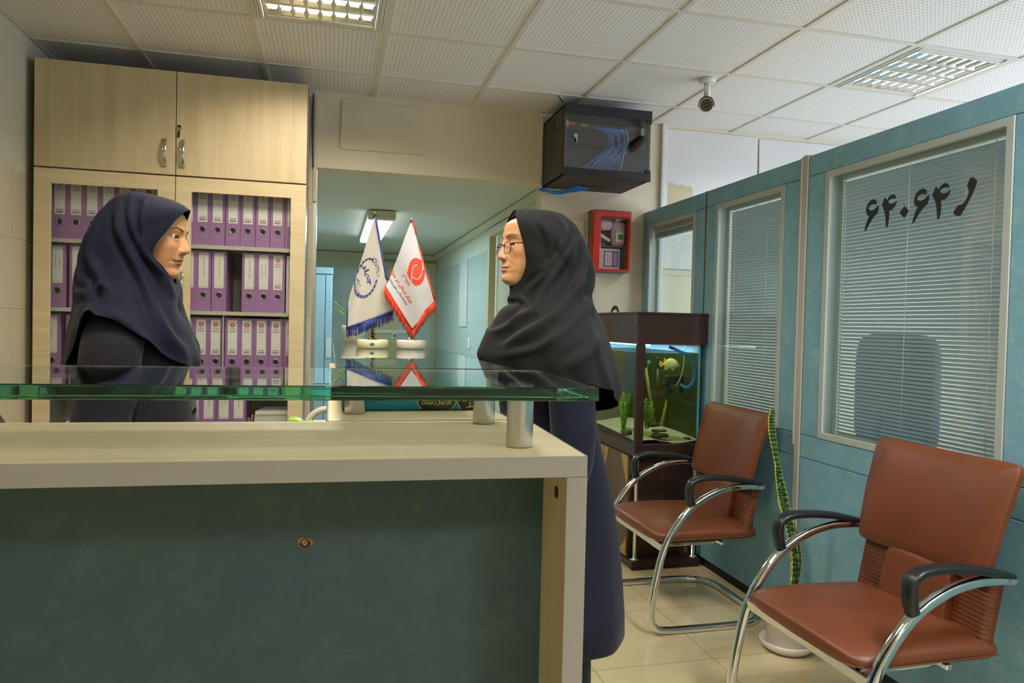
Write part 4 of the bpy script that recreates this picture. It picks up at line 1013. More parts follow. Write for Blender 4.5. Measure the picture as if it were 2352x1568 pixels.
for y0, y1, hy, inner in ((AY0+0.065, 3.968, 3.945, 1), (3.971, AY1-0.01, 3.994, -1)):
    d = B().box((AX0-0.010, y0, 0.052), (AX0+0.004, y1, 0.606)).build('cabinet_door', BRONZE, aq, bevel=0.002)
    for top in (1, -1):
        for sd in (1, -1):
            yc, zc = (y0 if sd > 0 else y1), (0.602 if top > 0 else 0.056); hh = 0.20 if top > 0 else 0.11; ww = 0.10 if sd*inner > 0 else 0.075
            pts = [(AX0-0.0105, yc+sd*0.004, zc), (AX0-0.0105, yc+sd*ww, zc)]+[(AX0-0.0105, yc+sd*(0.004+(ww-0.004)*(1-t)**1.7), zc-top*hh*t**0.75*1.0) for t in (0.15, 0.3, 0.45, 0.6, 0.75, 0.9, 1.0)]
            B().poly(pts, (-0.0012, 0, 0)).build('filigree_corner', FILI, d)
    h = B(); s_ = 1 if hy < 3.97 else -1
    h.tube([(AX0-0.012, hy, 0.290), (AX0-0.024, hy, 0.296), (AX0-0.036, hy+s_*0.006, 0.318), (AX0-0.042, hy+s_*0.012, 0.342), (AX0-0.036, hy+s_*0.006, 0.372), (AX0-0.024, hy, 0.394), (AX0-0.012, hy, 0.400)], 0.007, 0.005, n=8, up=(0, 1, 0))
    h.build('handle', PEW, d)
b = B().lathe([(0.026, 0.045), (0.026, 0.052), (0.012, 0.056), (0.0105, 0.075), (0.0105, 0.59), (0.018, 0.606), (0.018, 0.612)], (AX0+0.022, AY0+0.022, 0), 24)
b.build('chrome_column', CHROME, aq)
B().lathe([(0.026, 0.045), (0.026, 0.052), (0.012, 0.056), (0.0105, 0.59), (0.018, 0.612)], (AX1-0.03, AY0+0.022, 0), 24).build('chrome_column', CHROME, aq)
castor = B().cyl((1.80, AY0+0.04, 0.058), (1.80, AY0+0.03, 0.058), 0.012, 16).box((1.786, AY0+0.03, 0.045), (1.814, AY0+0.04, 0.06)); castor.build('cable_clip', BRASS, aq)
B().box((AX0-0.008, AY0-0.010, 0.612), (AX1, AY1, 0.676)).build('base_band', DARKW, aq, bevel=0.003)
for p in ((AX0+0.012, 0.645), (AX0+0.165, 0.628), (AX1-0.06, 0.628)): B().cyl((p[0], AY0-0.010, p[1]), (p[0], AY0-0.013, p[1]), 0.004, 12).build('screw', BRASS, aq)
B().box((AX0-0.006, AY0-0.008, 1.213), (AX1+0.004, AY1, 1.374)).box((AX0-0.010, AY0-0.012, 1.374), (AX1+0.008, AY1, 1.386)).build('lid', DARKW, aq, bevel=0.002)
B().box((AX0-0.004, AY0-0.012, 0.676), (AX0+0.040, AY0+0.004, 1.213)).box((AX0-0.008, AY0-0.006, 0.676), (AX0+0.008, AY0+0.012, 1.213)).build('corner_post', DARKZ, aq, bevel=0.004)
b = B(); b.tube([(AX0+0.02+0.0*k, 3.93-0.05*cos(pi*k/10), 1.386+0.030*sin(pi*k/10)) for k in range(11)], 0.012, 0.003, n=8, up=(1, 0, 0)); b.build('strap_handle', plain('dark_strap', (44, 38, 34), 0.6), aq)
B().box((AX0-0.009, AY0+0.010, 1.325), (AX0-0.006, AY0+0.028, 1.366)).cyl((AX0-0.009, AY0+0.019, 1.352), (AX0-0.011, AY0+0.019, 1.352), 0.004, 10).build('latch', BRASS, aq)
TANKG = pane('tank_glass', (0.90, 0.96, 0.95), 1.0); WATER = pane('murky_water', (0.78, 0.80, 0.58), 0.3)
for nm, a, c in (('front_pane', (AX0+0.004, AY0+0.012, 0.676), (AX1-0.008, AY0+0.012, 1.213)), ('side_pane', (AX0+0.004, AY0+0.012, 0.676), (AX0+0.004, AY1-0.01, 1.213)), ('side_pane', (AX1-0.008, AY0+0.012, 0.676), (AX1-0.008, AY1-0.01, 1.213))):
    B().box(a, c).build(nm, TANKG, aq, recalc=False)
EDGEG = plain('pane_edge_blue', (70, 150, 176), 0.2, var=0.05)
B().box((AX1-0.030, AY0+0.013, 0.677), (AX1-0.020, AY0+0.022, 1.21)).build('pane_edge', EDGEG, aq)
OLIVE = plain('tank_back_olive', (66, 68, 40), 0.6, var=0.25, scale=8)
B().box((AX1-0.012, AY0+0.03, 0.676), (AX1-0.0085, AY1-0.012, 1.21)).build('back_panel', OLIVE, aq)
B().box((AX0+0.01, AY1-0.02, 0.676), (AX1-0.012, AY1-0.012, 1.21)).build('back_panel', OLIVE, aq)
B().box((AX0+0.008, AY0+0.016, 0.69), (AX1-0.014, AY1-0.024, 1.166)).build('water', WATER, aq, recalc=True)
GRAV = plain('pale_gravel', (190, 178, 158), 0.9, var=0.45, scale=160, bump=0.6)
rr = random.Random(2)
g = B().grid(lambda u, v: Vector((AX0+0.010+(AX1-AX0-0.024)*u, AY0+0.018+(AY1-AY0-0.046)*v, 0.684+0.020*v+0.010*sin(7*u+3*v)+0.004*rr.random())), 50, 90)
go = g.build('gravel', GRAV, aq); go['kind'] = 'stuff'
B().box((AX1-0.018, AY0+0.03, 1.168), (AX1-0.013, AY1-0.026, 1.2125)).box((AX0+0.02, AY1-0.030, 1.168), (AX1-0.018, AY1-0.025, 1.2125)).build('glow_strip', plain('lamp_glow_blue', (150, 205, 225), 0.3, var=0.02), aq)  # added strips; their pale blue stands for lamp light at the waterline
L = bpy.data.lights.new('tank_lamp', 'AREA'); L.shape = 'RECTANGLE'; L.size = 0.30; L.size_y = 0.7; L.energy = 3.2; L.color = (0.62, 0.86, 1.0)
lo = bpy.data.objects.new('tank_lamp', L); COL.objects.link(lo); lo.parent = aq; lo.location = (0, 0, 1.205)
lt = B().cyl((1.68, 3.6, 1.207), (1.68, 4.3, 1.207), 0.006, 10); lt.build('lamp_tube', emis('tank_tube', (0.55, 0.85, 1.0), 6), aq)
# things inside the tank
pf = onY(1541, 836, 3.74)
fi = thing('fish', 'yellow and white round-bodied fish swimming near the top of the tank', 'fish', pf)
FISH = NT('fish_skin'); v = FISH.coords((1, 1, 1)); n_ = FISH.noise(v, 26, 3)
FISH.link(FISH.mix(FISH.ramp(n_, 0.4, 0.6), lin((240, 180, 60)), lin((216, 214, 170))), FISH.b.inputs['Base Color']); FISH.b.inputs['Roughness'].default_value = 0.35; FISH = FISH.m
R = []
for t, h, w, z in ((-0.040, 0.006, 0.003, 0), (-0.032, 0.014, 0.006, 0.0), (-0.018, 0.027, 0.012, 0.002), (0.0, 0.032, 0.015, 0.004), (0.018, 0.028, 0.015, 0.003), (0.032, 0.018, 0.011, -0.001), (0.041, 0.009, 0.006, -0.006), (0.045, 0.003, 0.003, -0.007)):
    R.append([Vector((pf.x+t*1.05, pf.y+w*cos(2*pi*j/18)-t*0.25, pf.z+z+h*sin(2*pi*j/18))) for j in range(18)])
bd = B().rings(R, True, True).build('body', FISH, fi, sub=1)
FIN = plain('fish_fin', (236, 168, 40), 0.4, var=0.1)
fin = lambda pts, nm: B().poly([(pf.x+a*1.05, pf.y-a*0.25, pf.z+c) for a, c in pts], (0, 0.002, 0)).build(nm, FIN, fi)
fin([(-0.036, 0.004), (-0.058, 0.020), (-0.062, 0.0), (-0.056, -0.018), (-0.036, -0.005)], 'tail_fin'); fin([(-0.02, 0.026), (-0.034, 0.034), (-0.04, 0.016), (-0.028, 0.014)], 'dorsal_fin'); fin([(-0.01, -0.024), (-0.03, -0.036), (-0.034, -0.014)], 'anal_fin'); fin([(0.012, -0.02), (0.004, -0.038), (0.022, -0.032)], 'belly_fin')
B().sphere((pf.x+0.030, pf.y-0.0185, pf.z+0.004), 0.0032, 8).build('eye', HOLE, fi)
HOSE = plain('blue_hose', (30, 110, 210), 0.35, var=0.02)
tag(B().tube(catmull([onY(1536, 796, 3.60), onY(1560, 806, 3.59), onY(1582, 818, 3.585), onY(1593, 840, 3.575), onY(1596, 862, 3.575), onY(1587, 884, 3.58), onY(1575, 890, 3.60), onY(1562, 882, 3.62)], 40), 0.0085, n=12).build('hose', HOSE), 'thick blue hose curving down inside the right side of the tank', 'hose')
tag(B().tube(catmull([onY(1573, 795, 3.64), onY(1572, 815, 3.64), onY(1569, 845, 3.645), onY(1562, 870, 3.66), onY(1553, 886, 3.68)], 24), 0.0032, n=8).build('air_tube', plain('pale_tube', (170, 196, 180), 0.4)), 'thin pale air tube beside the blue hose in the tank', 'tube')
FILT = plain('filter_black', (22, 30, 26), 0.5)
fp = onY(1549, 872, 3.78); fl = thing('tank_filter', 'black internal filter bar behind the blue hose in the tank', 'filter', fp)
B().box((fp.x-0.055, fp.y-0.02, fp.z-0.022), (fp.x+0.055, fp.y+0.02, fp.z+0.024)).cyl((fp.x-0.075, fp.y, fp.z-0.028), (fp.x-0.03, fp.y, fp.z-0.028), 0.009, 12).build('housing', FILT, fl, bevel=0.004)
for dx in (-0.03, 0.045): B().cyl((fp.x+dx, fp.y, fp.z-0.02), (fp.x+dx, fp.y, fp.z-0.075), 0.010, 12).build('intake_leg', FILT, fl)
hp = onY(1512, 832, 3.9); ht = thing('tank_heater', 'slim dark heater standing upright at the back of the tank', 'heater', hp)
B().box((hp.x-0.013, hp.y-0.01, hp.z-0.035), (hp.x+0.013, hp.y+0.01, hp.z+0.03)).build('head', FILT, ht, bevel=0.004)
B().cyl((hp.x, hp.y, hp.z-0.035), (hp.x, hp.y, hp.z-0.21), 0.008, 12).build('tube', plain('heater_tube', (90, 70, 36), 0.4), ht)
WOODY = plain('yellow_driftwood', (150, 140, 40), 0.7, var=0.12, scale=25)
tag(B().tube([onY(1483, 845, 3.80), onY(1492, 905, 3.79), onY(1503, 975, 3.76)], 0.012, 0.008, n=8).build('driftwood', WOODY), 'leaning yellowish stick just right of the tank corner post', 'stick')
tag(B().tube([onY(1547, 850, 4.0), onY(1536, 905, 3.98), onY(1519, 975, 3.94)], 0.013, 0.008, n=8).build('driftwood', WOODY), 'leaning yellowish stick below the fish at the back of the tank', 'stick')
ROCK = plain('slate_rock', (74, 60, 40), 0.8, var=0.3, scale=60, bump=0.4)
def rock(px, py, y, hx, hz, lab):
    c = onY(px, py, y); rr = random.Random(int(px))
    tag(B().superq(c, (hx, 0.03, hz), 0.6, 0.5, 10, fn=lambda p: p*(1+0.12*sin(90*p.x+3)+0.08*sin(140*p.y+1))).build('rock', ROCK), lab, 'rock', 'rocks in the tank')
rock(1514, 1000, 3.64, 0.048, 0.013, 'flat dark slate in the front of the tank, lower of two'); rock(1513, 989, 3.66, 0.044, 0.007, 'flat pale-topped slate lying on the front slate in the tank')
rock(1500, 975, 3.72, 0.04, 0.012, 'dark rock behind the stacked slates in the tank'); rock(1580, 975, 3.9, 0.05, 0.011, 'long dark rock lying at the right rear of the tank')
rock(1440, 993, 3.66, 0.03, 0.016, 'dark rock at the foot of the green plastic plant'); rock(1580, 1007, 3.62, 0.014, 0.008, 'small dark pebble at the front right of the gravel')
def waterplant(px, py, y, h, n, lab, seed):
    c = onY(px, py, y); r = random.Random(seed); root = thing('plastic_plant', lab, 'plant', c, 'plastic plants in the tank')
    G = [plain('weed_green', (92, 160, 30), 0.5, var=0.15, scale=60), plain('weed_yellow', (176, 190, 30), 0.5, var=0.15, scale=60)]
    st = B(); lf = B()
    for k in range(n):
        a = r.uniform(0, 2*pi); d = r.uniform(0.0, 0.042); top = Vector((c.x+d*cos(a), c.y+d*sin(a)*0.9, c.z+h*r.uniform(0.6, 1.0))); st.tube([c+Vector((d*0.3*cos(a), d*0.3*sin(a), 0)), top], 0.0012, n=5)
        for q in range(16):
            p = c+(top-c)*(0.12+0.88*q/15); b_ = r.uniform(0, 2*pi); l = r.uniform(0.012, 0.026); mi = 0 if r.random() < 0.6 else 1
            e = Vector((cos(b_), sin(b_), 0.9))*l; s_ = Vector((-sin(b_), cos(b_), 0))*0.0034
            lf._add([p, p+e*0.5+s_, p+e, p+e*0.5-s_], [(0, 1, 2, 3)], mi)
    st.build('stem', G[0], root); o = lf.build('foliage', G, root, recalc=False); o['kind'] = 'stuff'
waterplant(1432, 985, 3.69, 0.20, 24, 'bushy green plastic plant in the left side of the tank', 4); waterplant(1484, 985, 3.72, 0.17, 15, 'smaller green plastic plant just right of the tank corner post', 9)
dsk = onY(1491, 831, 3.60); tag(B().cyl(dsk, dsk+Vector((0, 0.004, 0)), 0.0095, 18).tube([dsk, onY(1481, 858, 3.61)], 0.0014, n=6).build('suction_thermometer', plain('pale_disc', (168, 214, 214), 0.3)), 'small pale disc with a thin stem stuck inside the tank front', 'thermometer')

# ================================================================== NETWORK RACK
RX0, RX1, RY0, RZ0, RZ1 = 1.292, 1.835, 3.985, 2.178, 2.588
rk = thing('network_rack', 'black wall mounted network cabinet with a glass door up under the ceiling', 'network cabinet', ((RX0+RX1)/2, 4.2, RZ0))
RBLK = plain('rack_black', (24, 24, 26), 0.55, var=0.08, scale=200); RSIDE = plain('rack_side', (66, 60, 48), 0.6, var=0.05)
b = B().box((RX0, RY0+0.012, RZ0), (RX0+0.012, YB-0.002, RZ1)).box((RX1-0.012, RY0+0.012, RZ0), (RX1, YB-0.002, RZ1)).box((RX0, RY0+0.012, RZ1-0.012), (RX1, YB-0.002, RZ1)).box((RX0, RY0+0.012, RZ0), (RX1, YB-0.002, RZ0+0.012)).box((RX0+0.012, YB-0.012, RZ0+0.012), (RX1-0.012, YB-0.002, RZ1-0.012))
b.build('shell', RSIDE, rk, bevel=0.002)
sp_ = B().box((RX0-0.002, RY0+0.045, RZ0+0.03), (RX0, YB-0.03, RZ1-0.03)).build('side_panel', RSIDE, rk, bevel=0.001)
B().box((RX0-0.005, RY0+0.20, 2.475), (RX0-0.002, RY0+0.225, 2.525)).build('side_lock', BLACKP, sp_)
for nm, z0, z1 in (('top_bezel', RZ1-0.052, RZ1+0.004), ('bottom_bezel', RZ0-0.004, RZ0+0.044)):
    bz_ = B().box((RX0-0.002, RY0, z0), (RX1+0.002, RY0+0.014, z1)).build(nm, RBLK, rk, bevel=0.002)
    sl = B(); zc = (z0+z1)/2; sg = 1 if nm == 'top_bezel' else -1
    for k in range(15):
        x = RX0+0.150+0.0132*k
        sl.poly([(x-sg*0.005, RY0-0.0006, zc-0.014), (x-sg*0.005+0.0048, RY0-0.0006, zc-0.014), (x+sg*0.008+0.0048, RY0-0.0006, zc+0.014), (x+sg*0.008, RY0-0.0006, zc+0.014)], (0, 0.0004, 0))
    sl.build('vent_slots', HOLE, bz_)
SMOKE = pane('smoked_pane', (0.74, 0.76, 0.79), 1.6, 0.06, 0.09)
dg = B().box((RX0+0.002, RY0+0.004, RZ0+0.046), (RX1-0.004, RY0+0.004, RZ1-0.054)).build('glass_door', SMOKE, rk, recalc=False)
for z in (RZ0+0.046, RZ1-0.072): B().box((RX1-0.034, RY0-0.002, z), (RX1, RY0+0.012, z+0.018)).build('hinge', RBLK, dg, bevel=0.002)
kx = onY(1321, 312, RY0); k = B().cyl((kx.x, RY0+0.004, kx.z), (kx.x, RY0-0.010, kx.z), 0.012, 18).box((kx.x+0.004, RY0-0.012, kx.z-0.036), (kx.x+0.010, RY0-0.008, kx.z-0.004)); k.build('lock_and_key', ALU, dg, bevel=0.001)
B().box((RX0+0.012, RY0+0.045, RZ0+0.05), (RX0+0.032, RY0+0.06, RZ1-0.05)).box((RX1-0.032, RY0+0.045, RZ0+0.05), (RX1-0.012, RY0+0.06, RZ1-0.05)).build('mounting_rail', RBLK, rk)
sw = thing('network_switch', 'network switch with a red label and green lights inside the network cabinet', 'network switch', ((RX0+RX1)/2, 4.15, 2.465))
B().box((RX0+0.036, RY0+0.05, 2.465), (RX1-0.036, RY0+0.25, 2.508)).build('chassis', plain('switch_case', (34, 34, 36), 0.5), sw)
B().box((RX0+0.014, RY0+0.0415, 2.467), (RX0+0.036, RY0+0.0445, 2.506)).box((RX1-0.050, RY0+0.0415, 2.455), (RX1-0.028, RY0+0.0445, 2.498)).build('mounting_ear', ALU, sw)
B().box((RX0+0.042, RY0+0.049, 2.482), (RX0+0.082, RY0+0.0495, 2.500)).build('red_label', PRED, sw)
le = B()
for k in range(10): le.box((RX0+0.115+0.0042*k, RY0+0.0488, 2.489-0.008*(k % 2)), (RX0+0.1172+0.0042*k, RY0+0.0494, 2.4915-0.008*(k % 2)))
le.build('status_lights', emis('green_led', (0.45, 1.0, 0.1), 2.0), sw)
po = B()
for k in range(16): po.box((RX0+0.165+0.017*k, RY0+0.0488, 2.471), (RX0+0.178+0.017*k, RY0+0.0496, 2.483))
po.build('ports', HOLE, sw)
md_ = thing('network_box', 'dark modem box lying in the bottom of the network cabinet', 'modem', (RX0+0.15, 4.15, RZ0+0.0125))
B().box((RX0+0.06, RY0+0.06, RZ0+0.0125), (RX0+0.24, RY0+0.24, RZ0+0.085)).build('case', plain('modem_case', (38, 38, 40), 0.5), md_, bevel=0.004)
B().box((RX0+0.10, RY0+0.0592, RZ0+0.045), (RX0+0.13, RY0+0.06, RZ0+0.049)).build('white_mark', PAPER, md_)
CB = plain('blue_cable', (40, 130, 225), 0.45, var=0.03); CW = plain('white_cable', (196, 200, 204), 0.45, var=0.02)
WHERE = ['leftmost', 'second from left', 'third from left', 'fourth from left', 'fifth from left', 'sixth from left', 'seventh from left', 'eighth from left', 'ninth from left', 'tenth from left', 'eleventh from left', 'rightmost']
for k in range(12):
    x = RX0+0.172+0.0145*k; y = RY0+0.046; rr = random.Random(k)
    ex = RX0+0.13+0.016*k+rr.uniform(-0.02, 0.02); bx_ = 0.03+0.03*rr.random(); yl = RY0+0.014+0.0062*k
    P = catmull([(x, y, 2.477), (x+0.006, RY0+0.034, 2.474), (x+0.030+bx_, min(yl, RY0+0.036), 2.452), (x+0.05+bx_, yl, 2.42), (x+0.055+bx_*0.8, yl, 2.36), (x+0.02, yl, 2.29), (ex, yl, RZ0+0.06), (ex-0.02, yl, RZ0+0.022)], 36)
    tag(B().tube(P, 0.0026, n=7).build('patch_cable', CB), '%s blue patch cable plugged into the rack switch' % WHERE[k], 'cable', 'blue patch cables in the network cabinet')
tag(B().tube(catmull([(RX0+0.36, RY0+0.045, 2.477), (RX0+0.395, RY0+0.03, 2.465), (RX0+0.405, RY0+0.03, 2.41), (RX0+0.385, RY0+0.04, 2.33), (RX0+0.375, RY0+0.06, 2.24)], 30), 0.003, n=7).build('patch_cable', CW), 'white patch cable at the right of the blue cables in the rack', 'cable')
tag(B().tube(catmull([(RX0+0.32, RY0+0.045, 2.45), (RX0+0.30, RY0+0.03, 2.42), (RX0+0.33, RY0+0.025, 2.33), (RX0+0.372, RY0+0.03, 2.235)], 30), 0.0036, n=7).build('patch_cable', CB), 'single stray blue cable crossing the others down to the right', 'cable')
for k in range(7):
    yk = RY0+0.272+0.0085*k
    P = catmull([(RX0+0.19+0.012*k, yk, RZ0-0.0045), (RX0+0.15+0.01*k, yk, RZ0-0.020-0.004*(k % 3)), (RX0+0.08, yk+0.05, RZ0-0.034-0.005*(k % 4)), (RX0-0.01, yk+0.09, RZ0-0.028+0.005*(k % 4)), (RX0-0.03, yk+0.10, RZ0-0.018)], 30)
    tag(B().tube(P, 0.0034, n=7).build('network_cable', CB), 'one of the blue cables looping out below the network cabinet', 'cable', 'blue cables below the network cabinet')
B().box((RX0+0.19, RY0+0.262, RZ0-0.0012), (RX0+0.36, RY0+0.285, RZ0-0.0002)).build('cable_slot', HOLE, rk)
tag(B().superq((RX0+0.17, RY0+0.24, RZ1+0.013), (0.075, 0.06, 0.013), 0.8, 1.0, 12).build('ceiling_access_point', plain('ap_white', (214, 210, 190), 0.4)), 'flat white rounded device lying on top of the network cabinet', 'device')
tag(B().tube([(RX0+0.0, RY0+0.05, RZ1+0.020), (RX0-0.05, RY0-0.02, RZ1+0.030)], 0.004, n=6).build('black_antenna', BLACKP), 'short black rod jutting left from the top of the network cabinet', 'antenna')
tag(B().tube(catmull([(-0.123, 4.40, 2.63), (-0.128, 4.405, 2.5), (-0.124, 4.40, 2.35), (-0.119, 4.405, 2.20)], 20), 0.004, n=7).build('wall_cable', plain('dark_blue_cable', (26, 40, 86), 0.5)), 'dark blue cable running down beside the maple cupboard', 'cable')

# ================================================================== FIRST AID BOX
FX0, FX1, FY, FZ0, FZ1 = 1.612, 1.866, 4.325, 1.656, 2.05
REDP = plain('red_plastic', (196, 36, 22), 0.3, var=0.02, coat=0.3)
fa = thing('first_aid_box', 'red wall mounted first aid box with a clear window showing supplies', 'first aid box', ((FX0+FX1)/2, 4.37, FZ0))
B().box((FX0, FY+0.05, FZ0), (FX1+0.004, YB-0.001, FZ0+0.006)).box((FX0, FY+0.05, FZ1-0.006), (FX1+0.004, YB-0.001, FZ1)).box((FX0, FY+0.05, FZ0), (FX0+0.006, YB-0.001, FZ1)).box((FX1-0.002, FY+0.05, FZ0), (FX1+0.004, YB-0.001, FZ1)).box((FX0, YB-0.008, FZ0), (FX1, YB-0.001, FZ1)).build('back_shell', plain('box_inside', (120, 108, 96), 0.5), fa)
wx0, wx1, wz0, wz1 = FX0+0.052, FX1-0.015, FZ0+0.018, FZ1-0.048
dr_ = B().frame((FX0, FZ0, FX1+0.002, FZ1), (wx0, wz0, wx1, wz1), FY, FY+0.05).build('door', REDP, fa, bevel=0.008, seg=3)
B().box((FX0-0.016, FY+0.02, 1.83), (FX0, FY+0.034, 1.87)).build('catch', REDP, dr_, bevel=0.004)
B().box((wx0-0.004, FY+0.012, wz0-0.004), (wx1+0.004, FY+0.012, wz1+0.004)).build('window_pane', pane('plastic_window', (0.92, 0.9, 0.92), 1.4, 0.03), dr_, recalc=False)
MIDZ = FZ0+0.165
B().box((FX0+0.01, FY+0.05, MIDZ), (FX1-0.004, YB-0.01, MIDZ+0.004)).build('inner_shelf', plain('shelf_clear_grey', (150, 128, 122), 0.4), fa)
tag(B().superq((wx0+0.045, 4.395, MIDZ+0.14), (0.05, 0.022, 0.035), 0.7, 0.6, 14, fn=lambda p: p*(1+0.06*sin(160*p.x+90*p.z))).build('cotton_roll', plain('cotton_white', (214, 196, 196), 0.9, var=0.08)), 'white cotton roll at the upper left inside the red box', 'cotton')
bt = thing('antiseptic_bottle', 'translucent bottle with a green label at the right inside the red box', 'bottle', (wx1-0.05, 4.39, MIDZ+0.0045))
B().superq((wx1-0.05, 4.395, MIDZ+0.085), (0.05, 0.024, 0.08), 0.4, 0.5, 14).build('body', plain('bottle_mauve', (176, 150, 158), 0.25, var=0.04), bt)
B().cyl((wx1-0.05, 4.395, MIDZ+0.165), (wx1-0.05, 4.395, MIDZ+0.185), 0.016, 16).build('cap', plain('cap_white', (224, 218, 218), 0.4), bt)
B().box((wx1-0.072, 4.367, MIDZ+0.03), (wx1-0.02, 4.3695, MIDZ+0.115)).build('label', PAPER, bt)
B().box((wx1-0.055, 4.3662, MIDZ+0.048), (wx1-0.022, 4.367, MIDZ+0.08)).build('green_patch', plain('label_green', (40, 140, 50), 0.5), bt)
B().box((wx1-0.070, 4.3662, MIDZ+0.095), (wx1-0.022, 4.367, MIDZ+0.113)).build('mint_patch', plain('label_mint', (120, 200, 160), 0.5), bt)
tag(B().poly([(wx0+0.0, 4.366, MIDZ+0.068), (wx0+0.0, 4.366, MIDZ+0.090), (wx0+0.078, 4.366, MIDZ+0.046), (wx0+0.070, 4.366, MIDZ+0.028)], (0, 0.003, 0)).build('bandage_strip', PAPER), 'white strip packet lying slanted across the red box window', 'packet')
sc2 = thing('gauze_sachet', 'white gauze sachet with a blue and pink printed panel in the lower red box', 'sachet', (wx0+0.085, 4.39, wz0))
B().box((wx0+0.016, 4.382, wz0+0.004), (wx0+0.152, 4.388, wz0+0.135)).build('envelope', PAPER, sc2)
q = B().box((wx0+0.043, 4.3812, wz0+0.018), (wx0+0.142, 4.382, wz0+0.120), 0).box((wx0+0.050, 4.3806, wz0+0.024), (wx0+0.098, 4.3812, wz0+0.114), 1).box((wx0+0.098, 4.3806, wz0+0.024), (wx0+0.104, 4.3812, wz0+0.114), 2).box((wx0+0.108, 4.3806, wz0+0.024), (wx0+0.137, 4.3812, wz0+0.114), 3)
for k in range(4): q.box((wx0+0.110+0.006*k, 4.380, wz0+0.03), (wx0+0.1125+0.006*k, 4.3806, wz0+0.108), 4)
put_text(q, 'گاز استریل', lambda u, v: (u, 4.3800, v), 0.018, pi/2, (wx0+0.066, wz0+0.07), 0.02, True, 2, 0.06); put_text(q, 'استریل', lambda u, v: (u, 4.3800, v), 0.010, pi/2, (wx0+0.086, wz0+0.07), 0.02, True, 0, 0.04)
q.build('printed_panel', [plain('sachet_blue', (58, 62, 130), 0.5), plain('sachet_pink', (232, 206, 206), 0.5), PRED, plain('sachet_lilac', (120, 124, 176), 0.5), plain('sachet_lines', (176, 180, 212), 0.5)], sc2, recalc=False)

# ================================================================== SECURITY CAMERA
sx, sy = 1.952, 3.548; sz = ZC
se = thing('security_camera', 'white and grey bullet camera hanging from the ceiling near the network cabinet', 'security camera', (sx, sy, sz-0.006))
CWH = plain('camera_white', (214, 214, 212), 0.35, var=0.02); CGR = plain('camera_grey', (70, 70, 72), 0.4, var=0.03)
B().lathe([(0.040, sz-0.024), (0.044, sz-0.018), (0.044, sz-0.007), (0.040, sz-0.0005)], (sx, sy, 0), 28).build('mount_plate', CWH, se)
B().lathe([(0.0175, sz-0.100), (0.0175, sz-0.02)], (sx, sy, 0), 20).build('stem', CWH, se)
ax = (Vector((0, 0, 1.25))-Vector((sx, sy, sz-0.12))).normalized(); ax = (ax+Vector((0, 0, -0.10))).normalized()
p0 = Vector((sx, sy, sz-0.128))-ax*0.012+Vector((0.004, 0.012, 0)); p1 = p0+ax*0.098
bd = B(); e1 = ax.cross(Vector((0, 0, 1))).normalized(); e2 = e1.cross(ax)
circ = lambda c, r: [c+e1*(r*cos(2*pi*j/28))+e2*(r*sin(2*pi*j/28)) for j in range(28)]
bd.rings([circ(p0-ax*0.03, 0.014), circ(p0, 0.031), circ(p0+ax*0.03, 0.0385), circ(p1, 0.0385), circ(p1, 0.033), circ(p1-ax*0.005, 0.032)], True, True); bd.build('body', CWH, se)
sh = B(); arc = lambda c, r: [c+e1*(r*cos(a))+e2*(r*sin(a)) for a in [pi*(-0.08)+pi*1.16*j/18 for j in range(19)]]
sh.rings([arc(p0-ax*0.02, 0.028), arc(p0+ax*0.03, 0.0405), arc(p1+ax*0.012, 0.0415)], False, False); sh.build('sun_shield', CGR, se, solid=0.002)
fc = B(); fc._add(circ(p1-ax*0.002, 0.0325), [list(range(28))]); fo = fc.build('front_plate', BLACKP, se, recalc=False)
ld = B()
for k in range(14):
    for r in (0.0185, 0.026):
        a = 2*pi*(k+0.5*(r > 0.02))/14; c = p1-ax*0.0005+e1*(r*cos(a))+e2*(r*sin(a)); ld.sphere(c, 0.0021, 4)
ld.build('infrared_leds', plain('led_cream', (200, 180, 130), 0.3), fo)
B().cyl(p1-ax*0.002, p1+ax*0.001, 0.010, 18).build('lens', plain('lens_brown', (38, 26, 18), 0.08, coat=0.5), fo)

